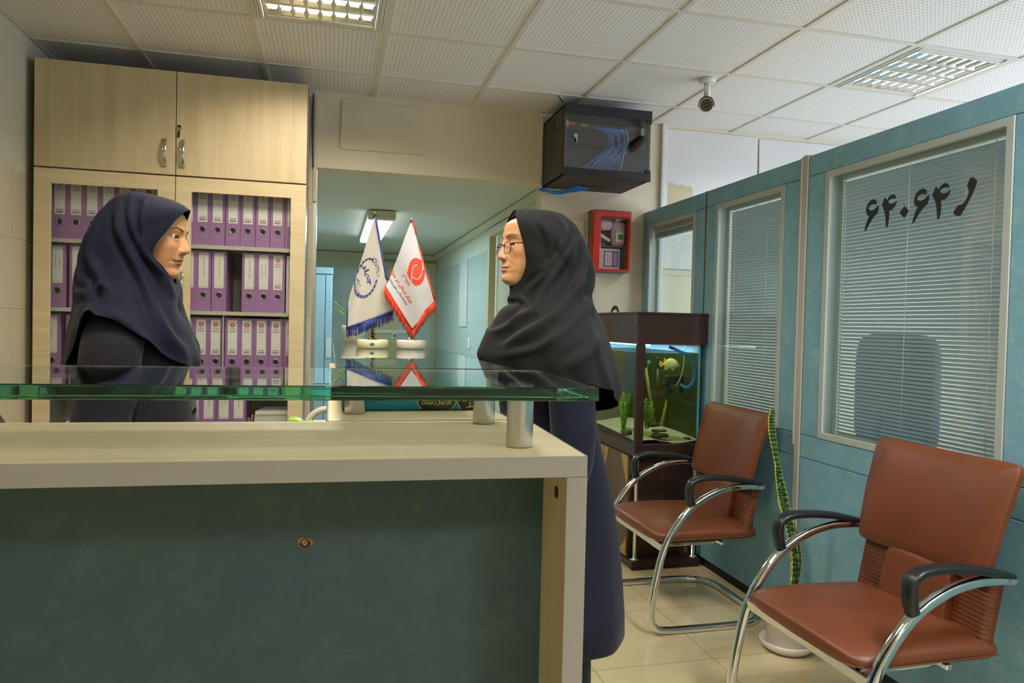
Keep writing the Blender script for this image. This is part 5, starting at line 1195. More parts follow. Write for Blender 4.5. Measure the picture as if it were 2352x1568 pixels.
# ================================================================== CHAIRS
YN, YFAR = 2.765, 3.34; YM = (YN+YFAR)/2
def make_chair(label):
    root = thing('visitor_chair', label, 'chair', (1.62, YM, 0), 'brown leather visitor chairs')
    side = [(1.845, 0.617), (1.78, 0.621), (1.70, 0.618), (1.61, 0.596), (1.51, 0.541), (1.43, 0.452), (1.382, 0.362), (1.350, 0.235), (1.331, 0.12), (1.333, 0.065), (1.352, 0.034), (1.40, 0.017), (1.58, 0.015), (1.74, 0.015)]
    P = [Vector((x, YN, z)) for x, z in side]+[Vector((1.83, YN+0.02, 0.015)), Vector((1.885, YN+0.07, 0.015)), Vector((1.905, YN+0.15, 0.015)), Vector((1.905, YM, 0.015))]
    Q = [Vector((p.x, 2*YM-p.y, p.z)) for p in reversed(P[:-1])]
    full = catmull(P+Q, 150)
    # flat-oval section: broad face turned outwards
    R = []; L = len(full)
    prev = Vector((0, 1, 0))
    for i, p in enumerate(full):
        t = (full[min(i+1, L-1)]-full[max(i-1, 0)]).normalized()
        a = prev-t*prev.dot(t); a.normalize(); prev = a; b_ = t.cross(a)
        ring = []
        for j in range(16):
            q = 2*pi*j/16; cx_ = math.copysign(abs(cos(q))**0.6, cos(q)); sy_ = math.copysign(abs(sin(q))**0.6, sin(q))
            ring.append(p+a*(0.0155*cx_)+b_*(0.0135*sy_))
        R.append(ring)
    B().rings(R, True, True).build('frame', CHROME, root)
    for y in (YN, YFAR):
        B().cyl((1.846, y, 0.617), (1.850, y, 0.617), 0.012, 18).build('end_cap', ALU, root)
        s_ = -1 if y == YN else 1
        B().cyl((1.815, y+s_*0.0140, 0.619), (1.815, y+s_*0.0165, 0.619), 0.006, 14).build('frame_screw', ALU, root)
        pts = catmull([(1.507, y, 0.545), (1.497, y, 0.575), (1.492, y, 0.615), (1.502, y, 0.645), (1.535, y, 0.660), (1.60, y, 0.664), (1.70, y, 0.656), (1.78, y, 0.640), (1.842, y, 0.628)], 30)
        R = []
        for i, p in enumerate(pts):
            t = (pts[min(i+1, 29)]-pts[max(i-1, 0)]).normalized(); a = Vector((0, 1, 0)); b_ = t.cross(a); u = i/29
            w = 0.021+0.003*sin(pi*u) if u > 0.12 else 0.017+0.004*u/0.12; h = 0.0125 if u > 0.3 else 0.014+0.004*(1-u/0.3)
            h *= (1.0 if u < 0.85 else 1-0.4*(u-0.85)/0.15)
            R.append([p+a*(w*math.copysign(abs(cos(2*pi*j/20))**0.7, cos(2*pi*j/20)))+b_*(h*math.copysign(abs(sin(2*pi*j/20))**0.7, sin(2*pi*j/20))) for j in range(20)])
        B().rings(R, True, True).build('armrest', BLACKP, root, sub=1)
    B().box((1.372, YN+0.005, 0.352), (1.392, YFAR-0.005, 0.384)).box((1.68, YN+0.05, 0.350), (1.70, YFAR-0.05, 0.368)).box((1.38, YN+0.09, 0.345), (1.70, YN+0.12, 0.362)).box((1.38, YFAR-0.12, 0.345), (1.70, YFAR-0.09, 0.362)).build('seat_rail', CHROME, root, bevel=0.004)
    def seatfn(p):
        k = (p.x+0.255)/0.51
        z = p.z*(1.0+0.10*sin(pi*k))
        z += 0.012*(1-(p.y/0.27)**2)*(1 if p.z > 0 else 0.2)-0.010*max(0, k-0.35)+0.004*sin(pi*k)
        corner = max(0, abs(p.y)/0.265-0.72)/0.28
        if k < 0.2: z *= 1-0.22*corner*(0.2-k)/0.2
        if p.z > 0: z -= 0.0035*exp(-((abs(p.y)-0.155+0.10*k)/0.006)**2)*min(1, k*3)
        x = p.x + (0.018*(p.y/0.265)**2 if k < 0.3 else 0)
        return Vector((x, p.y, z))
    B().superq((1.600, YM, 0.405), (0.262, 0.266, 0.037), 0.62, 0.20, 34, fn=seatfn).build('seat', LEATHER, root)
    pp = [(1.342+0.02*abs(math.copysign(1, 1))*((y-YM)/0.265)**2, y, 0.398) for y in [YM-0.25+0.5*k/20 for k in range(21)]]
    B().tube(pp, 0.0022, n=6).tube([(1.36+0.47*k/20, YM-0.268, 0.396) for k in range(21)], 0.0022, n=6).build('seat_piping', LEATHER, root)
    TL = math.radians(15.5)
    def backfn(c):
        def f(p):
            y, z = p.y, p.z
            m_ = max(abs(y)/0.262, abs(z)/0.182); px_ = p.x*(1-0.62*max(0, (m_-0.55)/0.45)**2.2)
            x = px_-0.028*(y/0.265)**2+0.010*(z/0.18)**2
            y *= 1.0+0.045*(z/0.18)
            return Vector((x*cos(TL)+z*sin(TL), y, -x*sin(TL)+z*cos(TL)))
        return f
    B().superq((1.862, YM, 0.755), (0.034, 0.262, 0.182), 0.13, 0.13, 30, fn=backfn(None)).build('backrest', LEATHER, root)
    # lower back: ribbed wings and the smooth lumbar pad
    for s_ in (-1, 1):
        def ribs(u, v, s_=s_):
            z = 0.405+0.195*v; y = YM+s_*(0.115+0.135*u); w = 0.0022*abs(sin(v*pi*15))
            x = 1.800+0.040*v-0.012*u*u-w
            if u > 0.985: x += 0.03
            return Vector((x, y, z))
        B().grid(ribs, 14, 120).build('ribbed_panel', LEATHER, root, recalc=False, solid=0.012)
    B().superq((1.800, YM, 0.500), (0.024, 0.130, 0.098), 0.3, 0.22, 20, fn=lambda p: Vector((p.x+0.2*p.z, p.y, p.z))).build('lumbar_pad', LEATHER, root)
    B().box((1.835, YM-0.22, 0.40), (1.850, YM+0.22, 0.62)).build('back_plate', BLACKP, root, bevel=0.004)
    return root
ch1 = make_chair('brown leather armchair with chrome frame standing beside the aquarium')
ch2 = copy_tree(ch1); ch2.location = (1.62+0.022, YM-1.174, 0); ch2['label'] = 'brown leather armchair with chrome frame nearest the camera, in front of the numbered pane'
ch2.rotation_euler = (0, 0, 0.012)

# snake plant in a white pot between the chairs
px_, py_ = 1.835, 2.545
sp_ = thing('snake_plant', 'tall banded snake plant in a white pot on the floor between the brown chairs', 'plant', (px_, py_, 0))
POTW = plain('pot_glaze', (222, 214, 202), 0.25, var=0.02, coat=0.4)
B().lathe([(0.062, 0.0), (0.088, 0.004), (0.106, 0.022), (0.110, 0.040), (0.104, 0.042), (0.080, 0.012)], (px_, py_, 0), 40).build('saucer', POTW, sp_)
B().lathe([(0.070, 0.014), (0.080, 0.02), (0.098, 0.15), (0.104, 0.155), (0.104, 0.165), (0.096, 0.165), (0.090, 0.14)], (px_, py_, 0), 40).build('pot', POTW, sp_)
B().lathe([(0.0005, 0.146), (0.090, 0.142)], (px_, py_, 0), 30).build('soil', plain('potting_soil', (52, 38, 26), 0.9, var=0.3, scale=120), sp_)
SNK = NT('snake_leaf'); tc = SNK.add('ShaderNodeTexCoord'); sx_ = SNK.add('ShaderNodeSeparateXYZ'); SNK.link(tc.outputs['UV'], sx_.inputs[0])
edge_ = SNK.math('GREATER_THAN', SNK.math('ABSOLUTE', SNK.math('SUBTRACT', sx_.outputs[0], 0.5)), 0.42)
wv = SNK.add('ShaderNodeTexNoise', i_Scale=1.0, i_Detail=1.5); mp_ = SNK.add('ShaderNodeMapping'); mp_.inputs['Scale'].default_value = (1.3, 22, 1); SNK.link(tc.outputs['UV'], mp_.inputs[0]); SNK.link(mp_.outputs[0], wv.inputs['Vector'])
SNK.link(SNK.mix(edge_, SNK.mix(SNK.ramp(wv.outputs[0], 0.42, 0.58), lin((26, 54, 16)), lin((58, 92, 30))), lin((206, 200, 60))), SNK.b.inputs['Base Color']); SNK.b.inputs['Roughness'].default_value = 0.35; SNK = SNK.m
def snake_leaf(path, widths, yaw):
    n = 40; P = catmull(path, n); verts = []; b = B(); R = []
    for i, p in enumerate(P):
        t = i/(n-1); w = interp(list(reversed([(a, c) for a, c in widths])), t) if False else None
        for (a, wa), (c, wc) in zip(widths, widths[1:]):
            if a <= t <= c: w = wa+(wc-wa)*(t-a)/(c-a)
        w = w or 0.004
        d = Vector((cos(yaw+0.5*t), sin(yaw+0.5*t), 0)); nn = Vector((-d.y, d.x, 0))
        R.append([p+d*(w*(k/6-0.5)*2)+nn*(0.25*w*((k/6-0.5)*2)**2) for k in range(7)])
    o = len(b.v)
    for i in range(n-1):
        for k in range(6):
            b._add([R[i][k], R[i][k+1], R[i+1][k+1], R[i+1][k]], [(0, 1, 2, 3)], 0, True, [(k/6, i/n), ((k+1)/6, i/n), ((k+1)/6, (i+1)/n), (k/6, (i+1)/n)])
    lo = b.build('leaf', SNK, sp_, recalc=False, solid=0.003)
A = lambda px, py: onY(px, py, 2.56)
snake_leaf([(px_+0.005, py_, 0.15), A(1828, 1330), A(1820, 1240), A(1806, 1170), A(1793, 1110), A(1786, 1065), A(1777, 1010), A(1773, 970), A(1776, 940)], [(0, 0.014), (0.45, 0.020), (0.65, 0.012), (0.82, 0.017), (0.93, 0.015), (1.0, 0.010)], -0.35)
snake_leaf([(px_-0.01, py_-0.02, 0.15), A(1832, 1300), A(1826, 1240), A(1812, 1190), A(1801, 1150), A(1795, 1106)], [(0, 0.016), (0.5, 0.024), (0.8, 0.028), (0.93, 0.020), (1.0, 0.003)], -0.2)
snake_leaf([(px_+0.02, py_+0.02, 0.15), A(1826, 1290), A(1805, 1190), A(1790, 1130), A(1782, 1060)], [(0, 0.012), (0.5, 0.014), (0.9, 0.010), (1.0, 0.002)], 0.1)

# office chair back at the lower left behind the counter
oc = thing('office_chair', 'dark brown office chair backrest just visible at the far left behind the counter', 'chair', (-0.92, 1.80, 0))
BRN = plain('dark_brown_vinyl', (74, 52, 44), 0.5, var=0.03, scale=12)
B().superq((-0.92, 1.80, 0.86), (0.275, 0.035, 0.255), 0.35, 0.3, 24, fn=lambda p: Vector((p.x*(1.0-0.14*(p.z/0.255)), p.y-0.03*(p.x/0.27)**2, p.z))).build('backrest', BRN, oc)
B().superq((-0.92, 2.02, 0.50), (0.25, 0.24, 0.045), 0.5, 0.3, 18).build('seat', BRN, oc)
B().cyl((-0.92, 2.02, 0.10), (-0.92, 2.02, 0.46), 0.025, 16).build('gas_post', BLACKP, oc)
B().box((-0.95, 1.83, 0.45), (-0.89, 1.86, 0.70)).build('back_bar', BLACKP, oc)
for k in range(5):
    a = 2*pi*k/5+0.3; e = Vector((-0.92+0.28*cos(a), 2.02+0.28*sin(a), 0.06)); lg = B().tube([(-0.92, 2.02, 0.11), e], 0.018, 0.014, n=8).build('base_arm', BLACKP, oc)
    B().cyl(e+Vector((-0.012, 0, -0.030)), e+Vector((0.012, 0, -0.030)), 0.029, 14).build('castor', BLACKP, lg)

# ------------------------------------------------------------------ corridor furniture
LOCK = plain('locker_blue', (158, 186, 198), 0.4, var=0.02)
lk = thing('metal_locker', 'pale blue metal locker standing in the corridor left of the flags', 'locker', (-0.2, 7.25, 0))
B().box((-0.45, 7.03, 0), (0.004, 7.5, 1.74)).box((-0.46, 7.01, 1.74), (0.010, 7.5, 1.80)).build('body', LOCK, lk, bevel=0.004)
B().box((-0.44, 7.01, 0.06), (-0.062, 7.028, 1.73)).build('door', LOCK, lk, bevel=0.003); d = B().box((-0.056, 7.01, 0.06), (0.0, 7.028, 1.73)).build('door', LOCK, lk, bevel=0.003)
B().box((-0.048, 7.0, 0.95), (0.002, 7.012, 1.13)).build('lock_plate', plain('lock_plate_white', (200, 210, 216), 0.4), d, bevel=0.003)
sk = thing('wall_socket', 'white wall socket on a trunking strip on the far corridor door panel', 'socket', (0.81, 9.53, 1.1))
B().box((0.775, 9.52, 1.08), (0.845, 9.55, 1.16)).build('plate', WHITE, sk, bevel=0.004); B().cyl((0.81, 9.52, 1.12), (0.81, 9.505, 1.12), 0.024, 18).build('plug', plain('plug_grey', (120, 130, 128), 0.4), sk)
tag(B().box((0.50, 9.525, 1.155), (1.02, 9.55, 1.20)).build('cable_trunking', WHITE, bevel=0.003), 'white horizontal cable trunking at the end of the corridor behind the flags', 'trunking')
sn = thing('door_sign', 'small dark red round logo sign on the far corridor door panel', 'sign', (0.83, 9.545, 0.76))
sb = B(); q = lambda u, v: (0.83+u, 9.543, 0.765+v)
sb._add([q(0.066*cos(a), 0.066*sin(a)) for a in [2*pi*j/40 for j in range(40)]], [list(range(40))])
sb.build('red_disc', plain('sign_red', (158, 44, 40), 0.5), sn, recalc=False)
sb = B().tube([q(-0.008, -0.066)]+[q(0.036*cos(a)*(1 if a > 0 else 1), 0.036*sin(a)+0.004) for a in [math.radians(230-26*k) for k in range(13)]], 0.004, n=5)
sb.build('pale_stroke', PAPER, sn)
sb = B(); put_text(sb, 'مرکز درمان', lambda u, v: (u, 9.5425, v), 0.03, 0, (0.83, 0.865), 0.0, True, 0, 0.15); sb.build('lettering', plain('sign_grey', (90, 96, 84), 0.6), sn, recalc=False)
tag(B().box((1.328, 7.20, 1.27), (1.338, 7.62, 1.965)).build('decor_tile_panel', NT('decor_tile').m if False else plain('decor_tile', (206, 206, 198), 0.35, var=0.16, scale=14)), 'tall narrow marbled decor tile panel on the right corridor wall', 'tile panel')
ls = thing('light_switch', 'white light switch on the right corridor wall below the decor tile', 'switch', (1.335, 7.03, 1.11)); B().box((1.326, 6.985, 1.06), (1.34, 7.075, 1.16)).build('plate', WHITE, ls, bevel=0.004); B().box((1.322, 7.0, 1.085), (1.327, 7.05, 1.135)).build('rocker', PAPER, ls, bevel=0.002)

# dark office chair seen through the blinds of the large pane
oc2 = thing('office_chair', 'dark high backed office chair seen through the blinds of the large pane', 'chair', (2.95, 3.05, 0))
B().superq((2.78, 3.05, 1.00), (0.04, 0.26, 0.30), 0.35, 0.3, 18).build('backrest', BLACKP, oc2); B().superq((3.05, 3.05, 0.50), (0.25, 0.26, 0.05), 0.5, 0.3, 14).build('seat', BLACKP, oc2)
B().box((2.78, 3.0, 0.48), (2.82, 3.1, 0.75)).build('back_bar', BLACKP, oc2); B().cyl((3.05, 3.05, 0.10), (3.05, 3.05, 0.46), 0.025, 14).build('gas_post', BLACKP, oc2)
for k in range(5):
    a = 2*pi*k/5; B().tube([(3.05, 3.05, 0.10), (3.05+0.3*cos(a), 3.05+0.3*sin(a), 0.02)], 0.02, n=8).build('base_arm', BLACKP, oc2)

# ================================================================== PEOPLE
def sm(a, b, x):
    t = max(0.0, min(1.0, (x-a)/(b-a))); return t*t*(3-2*t)
def gau(x, s): return exp(-(x/s)**2)
def sgp(x, e): return math.copysign(abs(x)**e, x)
FRONT = [(.122, .004), (.115, .030), (.10, .056), (.08, .075), (.06, .0855), (.04, .0905), (.02, .0922), (.010, .0912), (0, .0872), (-.012, .0868), (-.025, .0868), (-.04, .0862), (-.05, .0868), (-.06, .0868), (-.075, .0840), (-.086, .0800), (-.096, .0815), (-.106, .0800), (-.113, .0735), (-.119, .060), (-.124, .040), (-.130, .030), (-.15, .026), (-.20, .026)]
SIDE = [(.122, .006), (.115, .034), (.10, .054), (.08, .066), (.05, .0735), (.02, .0745), (0, .0730), (-.02, .0705), (-.04, .0670), (-.06, .0615), (-.08, .0550), (-.10, .0450), (-.113, .0400), (-.124, .0440), (-.15, .050), (-.20, .056)]
BACK = [(.122, .006), (.115, .042), (.10, .068), (.08, .086), (.05, .098), (.02, .101), (-.02, .094), (-.05, .082), (-.08, .074), (-.12, .072), (-.15, .074), (-.20, .080)]
NOSE = [(.014, 0), (.006, .0015), (0, .0042), (-.010, .0090), (-.020, .0140), (-.030, .0190), (-.036, .0226), (-.041, .0238), (-.0450, .0226), (-.0485, .0160), (-.0515, .0060), (-.055, 0)]
def smooth_tab(tab, x):  # average for softness
    return (interp(tab, x-.003)+2*interp(tab, x)+interp(tab, x+.003))/4
EY0, EZ0 = .0315, -.002
def head_point(th, z, c):
    ct, st_ = cos(th), sin(th)
    a = smooth_tab(FRONT, z) if ct > 0 else smooth_tab(BACK, z); w = smooth_tab(SIDE, z)
    y = w*sgp(st_, 0.95); x = a*sgp(ct, 0.80 if ct > 0 else 0.95)
    if z < -.124: x -= 0.012*sm(-.124, -.15, z)
    EZ = EZ0+c.get('eyedz', 0); EY = EY0+c.get('eyedy', 0)
    if ct > 0:
        k = sm(0.0, 0.35, ct); ay = abs(y); d = -c.get('jaw', 0)*sm(-.030, -.085, z)
        zn = z+c.get('noselow', 0); ns = c.get('nsoft', .003); n = (interp(NOSE, zn-ns)+2*interp(NOSE, zn)+interp(NOSE, zn+ns)+interp(NOSE, zn-ns*.5)+interp(NOSE, zn+ns*.5))/6*c.get('nose', 1); sg = (.0060+.0030*sm(0.0, -.040, z))*c.get('nw', 1); zl = z-c.get('mouth', 0)
        tip = n*exp(-abs(ay/sg)**2.2*0.7)+c.get('bridge', 0)*gau(z+.003, .011)*gau(ay, .0075)
        wing = .0128*c.get('wing', 1)*gau(ay-.0135, .0062)*gau(zn+.0435, .0070)
        d += (tip**4+wing**4)**0.25 if tip+wing > 0 else 0
        d -= .0050*gau(ay-.0085, .0032)*gau(zn+.0510, .0026)                   # nostril
        d -= .0040*gau(ay-.0205, .0034)*gau(zn+.043, .009)                     # crease beside the wing
        d -= .0060*gau(ay-EY, .0165)*gau(z-.001, .0125)                      # socket
        d += .0028*gau(z-.0165, .007)*gau(ay-.028, .022)                     # brow ridge
        d += .0042*gau(ay-.047, .018)*gau(z+.026, .017)                      # cheek bone
        lipw = max(0, 1-(ay/.0255)**2)
        d += .0040*gau(zl+.0628, .0034)*lipw*(1-.25*gau(ay, .003)); d += .0050*gau(zl+.0728, .0044)*max(0, 1-(ay/.022)**2)
        d -= .0036*gau(zl+.0668, .0012)*max(0, 1-(ay/.026)**2)**0.5 if ay < .026 else 0
        d -= .0024*gau(ay-.0270, .004)*gau(zl+.0665, .005)
        d += .0038*gau(z+.100, .012)*gau(ay, .017)*c.get('chin', 1)
        d -= .0009*gau(ay-.030+.25*(z+.05), .0045)*gau(z+.055, .018)          # smile line
        # eyelids round the eyeball
        u = (ay-EY)/.0150; e2 = 1-u*u
        r = sqrt((ay-EY)**2+(z-EZ)**2); d += .0046*exp(-(r/.0125)**4)
        if e2 > 0:
            up = .0050*e2**0.75; lo = .0036*e2**0.7; zz_ = z-EZ-.0010*u
            ins = sm(-.0004, .0010, min(up-zz_, zz_+lo)); d -= .0085*ins
            d -= .0016*gau(zz_-up-.0042, .0010)*e2                             # lid crease
        x += d*k
    if z > .05: z = .05+(z-.05)*c.get('crown', .80); x *= 1-.9*(z-.05); y *= 1-.9*(z-.05)
    return Vector((x, y, z))
def head_color(p, c):
    x, y, z = p; ay = abs(y); EZ = EZ0+c.get('eyedz', 0); EY = EY0+c.get('eyedy', 0); base = Vector(lin(c['skin'])[:3]); col = base.copy()
    if x > 0.02:
        blush = gau(ay-.048, .02)*gau(z+.035, .022)+0.5*gau(ay, .014)*gau(z+.042, .012)
        col = col.lerp(Vector(lin(c['blush'])[:3]), 0.35*min(1, blush))
        zl = z-c.get('mouth', 0); zt = -.0605-.0048*(ay/.0245)**2+.0010*gau(ay, .004); zb_ = -.0785+.0105*(ay/.0245)**2
        f = sm(.0018, 0, max(zl-zt, zb_-zl))*(1 if ay < .0255 else 0)
        col = col.lerp(Vector(lin(c['lip'])[:3]), f*0.75)
        if ay < .026: col = col.lerp(Vector(lin((88, 40, 34))[:3]), 0.75*gau(zl+.0668, .0009))
        u = (ay-.010)/.042
        if 0 < u < 1:
            zc = .0135+c.get('eyedz', 0)*.6+.0085*sin(min(1, u*1.15)*pi*0.62)-.004*max(0, u-.6)*2.2; th = .0034*(1-u)**0.55+.0005
            col = col.lerp(Vector(lin(c['brow'])[:3]), sm(th+.0009, th-.0009, abs(z-zc))*c.get('browk', 0.9)*sm(0, .08, u))
        u = (ay-EY)/.0155
        if abs(u) < 1.02:
            e2 = max(0, 1-u*u); up = .0050*e2**0.75; zz_ = z-EZ-.0010*u
            col = col.lerp(Vector(lin((34, 22, 18))[:3]), 0.95*gau(zz_-up-.0003, .0013))
            col = col.lerp(Vector(lin((96, 60, 44))[:3]), 0.6*gau(zz_+.0036*e2**0.7+.0003, .0010))
        under = gau(ay-.026, .012)*gau(z+.011, .004); col = col.lerp(Vector(lin(c['under'])[:3]), 0.4*under)
        znn = z+c.get('noselow', 0); col = col.lerp(Vector(lin((62, 28, 18))[:3]), 0.85*gau(ay-.0085, .0034)*gau(znn+.0515, .0020))
    hl = .078-.35*max(0, .045-x)*1.0
    if z > .05: col = col.lerp(Vector(lin(c['hair'])[:3]), sm(hl-.004, hl+.004, z))
    if x < 0.0 and z > -.06: col = Vector(lin(c['hair'])[:3])
    return col
def skin_mat():
    t = NT('skin'); a = t.add('ShaderNodeVertexColor'); a.layer_name = 'Col'
    n = t.noise(t.coords(), 160, 4); mx = t.mix(t.math('MULTIPLY', n, 0.10), a.outputs['Color'], lin((150, 84, 52)))
    t.link(mx, t.b.inputs['Base Color']); t.b.inputs['Roughness'].default_value = 0.42
    t.b.inputs['Subsurface Weight'].default_value = 0.12; t.b.inputs['Subsurface Radius'].default_value = (0.012, 0.005, 0.003); t.b.inputs['Subsurface Scale'].default_value = 0.5
    t.bump(n, 0.05, 0.001); return t.m
SKIN = skin_mat()
EYEW = plain('sclera', (196, 182, 172), 0.12, var=0.0, coat=0.6); IRIS = plain('iris_brown', (58, 32, 18), 0.1, var=0, coat=0.6); PUP = plain('pupil', (8, 6, 6), 0.06, var=0, coat=0.6)
def person(cfg):
    X0, Y0 = cfg['root']; s = cfg['face']; a = (0 if s > 0 else pi)+cfg.get('yaw', 0)
    bf = Vector((s, 0, 0)); bl = Vector((0, s, 0))                       # body axes
    W = lambda fx, ly, z: Vector((X0, Y0, 0))+bf*fx+bl*ly+Vector((0, 0, z))
    root = thing('person', cfg['label'], 'person', (X0, Y0, 0))
    # --- head frame
    hf0 = Vector((cos(a), sin(a), 0)); hl = Vector((-sin(a), cos(a), 0)); pt = cfg.get('pitch', 0)
    hf = hf0*cos(pt)+Vector((0, 0, 1))*sin(pt); hu = Vector((0, 0, 1))*cos(pt)-hf0*sin(pt)
    HO = onY(cfg['nasion'][0], cfg['nasion'][1], Y0)-hf*.0905
    HW = lambda p: HO+hf*p[0]+hl*p[1]+hu*p[2]
    HI = lambda w: Vector(((w-HO).dot(hf), (w-HO).dot(hl), (w-HO).dot(hu)))
    zs = []; z = .1215
    while z > -.20: zs.append(z); z -= .00125 if z > -.122 else .004
    ths = []
    for j in range(150):
        q = (j+0.5)/150*2-1                       # -1..1 ; dense in front
        ths.append(pi*(0.30*q+0.70*q**3) if abs(q) <= 1 else 0)
    R = [[HW(head_point(th, z, cfg)) for th in ths] for z in zs]
    hb = B().rings(R, True, True)
    ho = hb.build('head_tmp', SKIN, None)
    # --- limbs and trunk
    V = []; E_ = []; RD = []
    def node(p, r, par=None):
        V.append(W(*p)); RD.append(r); i = len(V)-1
        if par is not None: E_.append((par, i))
        return i
    pel = node((0, 0, .93), .10); spi = node((0, 0, 1.09), .088, pel); che = node((-.005, 0, 1.23), .085, spi); nb = node((-.015, 0, 1.35), .052, che)
    hn = HI(W(-.015, 0, 1.35)); nk = node((-.005, 0, min(1.42, HO.z-.10)), .046, nb)
    for sd in (-1, 1):
        sh = node((-.02, sd*.145, 1.295), .046, che); ar = cfg['arms'][0 if sd < 0 else 1]
        el = node(ar[1], .036, sh); wr = node(ar[2], .024, el)
        d = (Vector(ar[2])-Vector(ar[1])).normalized(); fwd = Vector((1, 0, 0)); fwd = (fwd-d*fwd.dot(d)).normalized(); out = d.cross(fwd)
        pm = node(tuple(Vector(ar[2])+d*.055), .026, wr)
        for q, (off, ln) in enumerate(((.030, .072), (.010, .080), (-.010, .076), (-.028, .062))):
            p0 = Vector(ar[2])+d*.085+fwd*off; k = pm; inn = -out*sd
            for st_ in range(1, 4):
                cur = 0.25*st_; p = p0+d*(ln*st_/3)*cos(cur*0.6)+inn*(0.012*st_*st_/3); k = node(tuple(p), .0085-.0008*st_, k)
        t0 = Vector(ar[2])+d*.03+fwd*.026; k = node(tuple(t0), .012, wr); k = node(tuple(t0+d*.032+fwd*.018), .010, k); node(tuple(t0+d*.060+fwd*.020), .0085, k)
        hp = node((cfg['legx'], sd*.085, .87), .082, pel); kn = node((cfg['legx'], sd*.088, .48), .050, hp); an = node((cfg['legx']-.01, sd*.09, .085), .034, kn); node((cfg['legx']+.13, sd*.10, .035), .028, an)
    me = bpy.data.meshes.new('limbs_tmp'); me.from_pydata(V, E_, []); lo_ = bpy.data.objects.new('limbs_tmp', me); COL.objects.link(lo_)
    lo_.modifiers.new('s', 'SKIN')
    for i, sv in enumerate(me.skin_vertices[0].data): sv.radius = (RD[i], RD[i]); sv.use_root = (i == 0)
    sb_ = lo_.modifiers.new('u', 'SUBSURF'); sb_.levels = 2; sb_.render_levels = 2
    dg = bpy.context.evaluated_depsgraph_get(); lm = bpy.data.meshes.new_from_object(lo_.evaluated_get(dg)); bpy.data.objects.remove(lo_)
    lo2 = bpy.data.objects.new('limbs2_tmp', lm); COL.objects.link(lo2)
    bo = ho.modifiers.new('b', 'BOOLEAN'); bo.operation = 'UNION'; bo.solver = 'EXACT'; bo.object = lo2
    dg = bpy.context.evaluated_depsgraph_get(); bm_ = bpy.data.meshes.new_from_object(ho.evaluated_get(dg))
    if len(bm_.vertices) < 8000:
        bm_ = ho.data.copy()
    bpy.data.objects.remove(ho); bpy.data.objects.remove(lo2)
    ca = bm_.color_attributes.new('Col', 'FLOAT_COLOR', 'POINT'); base = Vector(lin(cfg['skin'])[:3])
    for v in bm_.vertices:
        lp = HI(v.co); c = head_color(lp, cfg) if lp.z > -.122 and lp.length < .2 else base
        ca.data[v.index].color = (c.x, c.y, c.z, 1)
    off = Vector(root.location)
    bm_.transform(Matrix.Translation(-off)); bm_.materials.clear(); bm_.materials.append(SKIN)
    for p in bm_.polygons: p.use_smooth = True
    body = bpy.data.objects.new('body', bm_); COL.objects.link(body); body.parent = root
    # --- eyes
    for sd in (-1, 1):
        EZ = EZ0+cfg.get('eyedz', 0); EY = EY0+cfg.get('eyedy', 0); zx = head_point(math.asin(min(1, (EY/interp(SIDE, EZ)))**1.0), EZ+.0085, {'eyedz': cfg.get('eyedz', 0), 'eyedy': cfg.get('eyedy', 0)}).x
        c = HW((zx-.0103, sd*EY, EZ+.0004)); g = (hf+Vector((0, cfg.get('gaze', 0), 0))).normalized(); e1 = g.cross(Vector((0, 0, 1))).normalized(); e2 = e1.cross(g)
        b = B(); rings = []; ang = [0.02, 0.09, 0.18, 0.19, 0.30, 0.42, 0.48, 0.49, 0.7, 0.95, 1.3, 1.7, 2.2, 2.8, 3.1]
        for q in ang:
            rings.append([c+(g*cos(q)+e1*(sin(q)*cos(2*pi*j/24))+e2*(sin(q)*sin(2*pi*j/24)))*.0118 for j in range(24)])
        b.rings(rings[:4], True, False, 2); b._add(rings[0], [list(range(24))], 2); b.rings(rings[3:8], True, False, 1); b.rings(rings[7:], True, True, 0)
        b.build('eye', [EYEW, IRIS, PUP], root)
    # --- headscarf
    N, K = 220, 110; lng = []
    for L_ in cfg['scarf']: lng.append(catmull(L_, K))
    NL = len(lng); rows = []
    for k in range(K): rows.append(catmull([lng[j][k] for j in range(NL)], N, True))
    rr = random.Random(cfg['seed']); ph = [rr.uniform(0, 6.28) for _ in range(8)]
    def fold(p, j, v):
        q = Vector((p.x, Y0, p.z))-CAM; w_ = q.dot(FWD); a_, b_ = 1176+F_PX*q.dot(RGT)/w_, 784-F_PX*q.dot(UPV)/w_
        uu = min(j, N-j)/N*NL; d = 0.0
        for pl, wd, am in cfg['folds']:               # creases laid out on the side view of the cloth
            best = 1e9; sd_ = 0; tt = 0; n_ = len(pl)-1
            for i in range(n_):
                ax_, ay_ = pl[i]; bx_, by_ = pl[i+1]; ex, ey = bx_-ax_, by_-ay_; l2 = ex*ex+ey*ey
                t = max(0.0, min(1.0, ((a_-ax_)*ex+(b_-ay_)*ey)/l2)); dx, dy = a_-ax_-ex*t, b_-ay_-ey*t; ds = dx*dx+dy*dy
                if ds < best: best = ds; sd_ = ex*dy-ey*dx; tt = (i+t)/n_
            ds = sqrt(best)
            if ds < wd*5:
                sg = ds if sd_ > 0 else -ds
                d += am*(exp(-(sg/wd)**2)-0.55*exp(-((sg-1.7*wd)/wd)**2))*sm(-.02, .18, tt)*sm(1.02, .85, tt)
        d += cfg['ripple']*sin(uu*5.0-v*7.0+ph[0])*sm(0.12, 0.5, v)
        d += cfg.get('hemwave', .004)*sin(uu*6+ph[2])*sm(0.75, 1.0, v)
        return d*sm(0.0, 0.10, v)
    cen = [sum((p for p in r), Vector())/N for r in rows]
    out = []
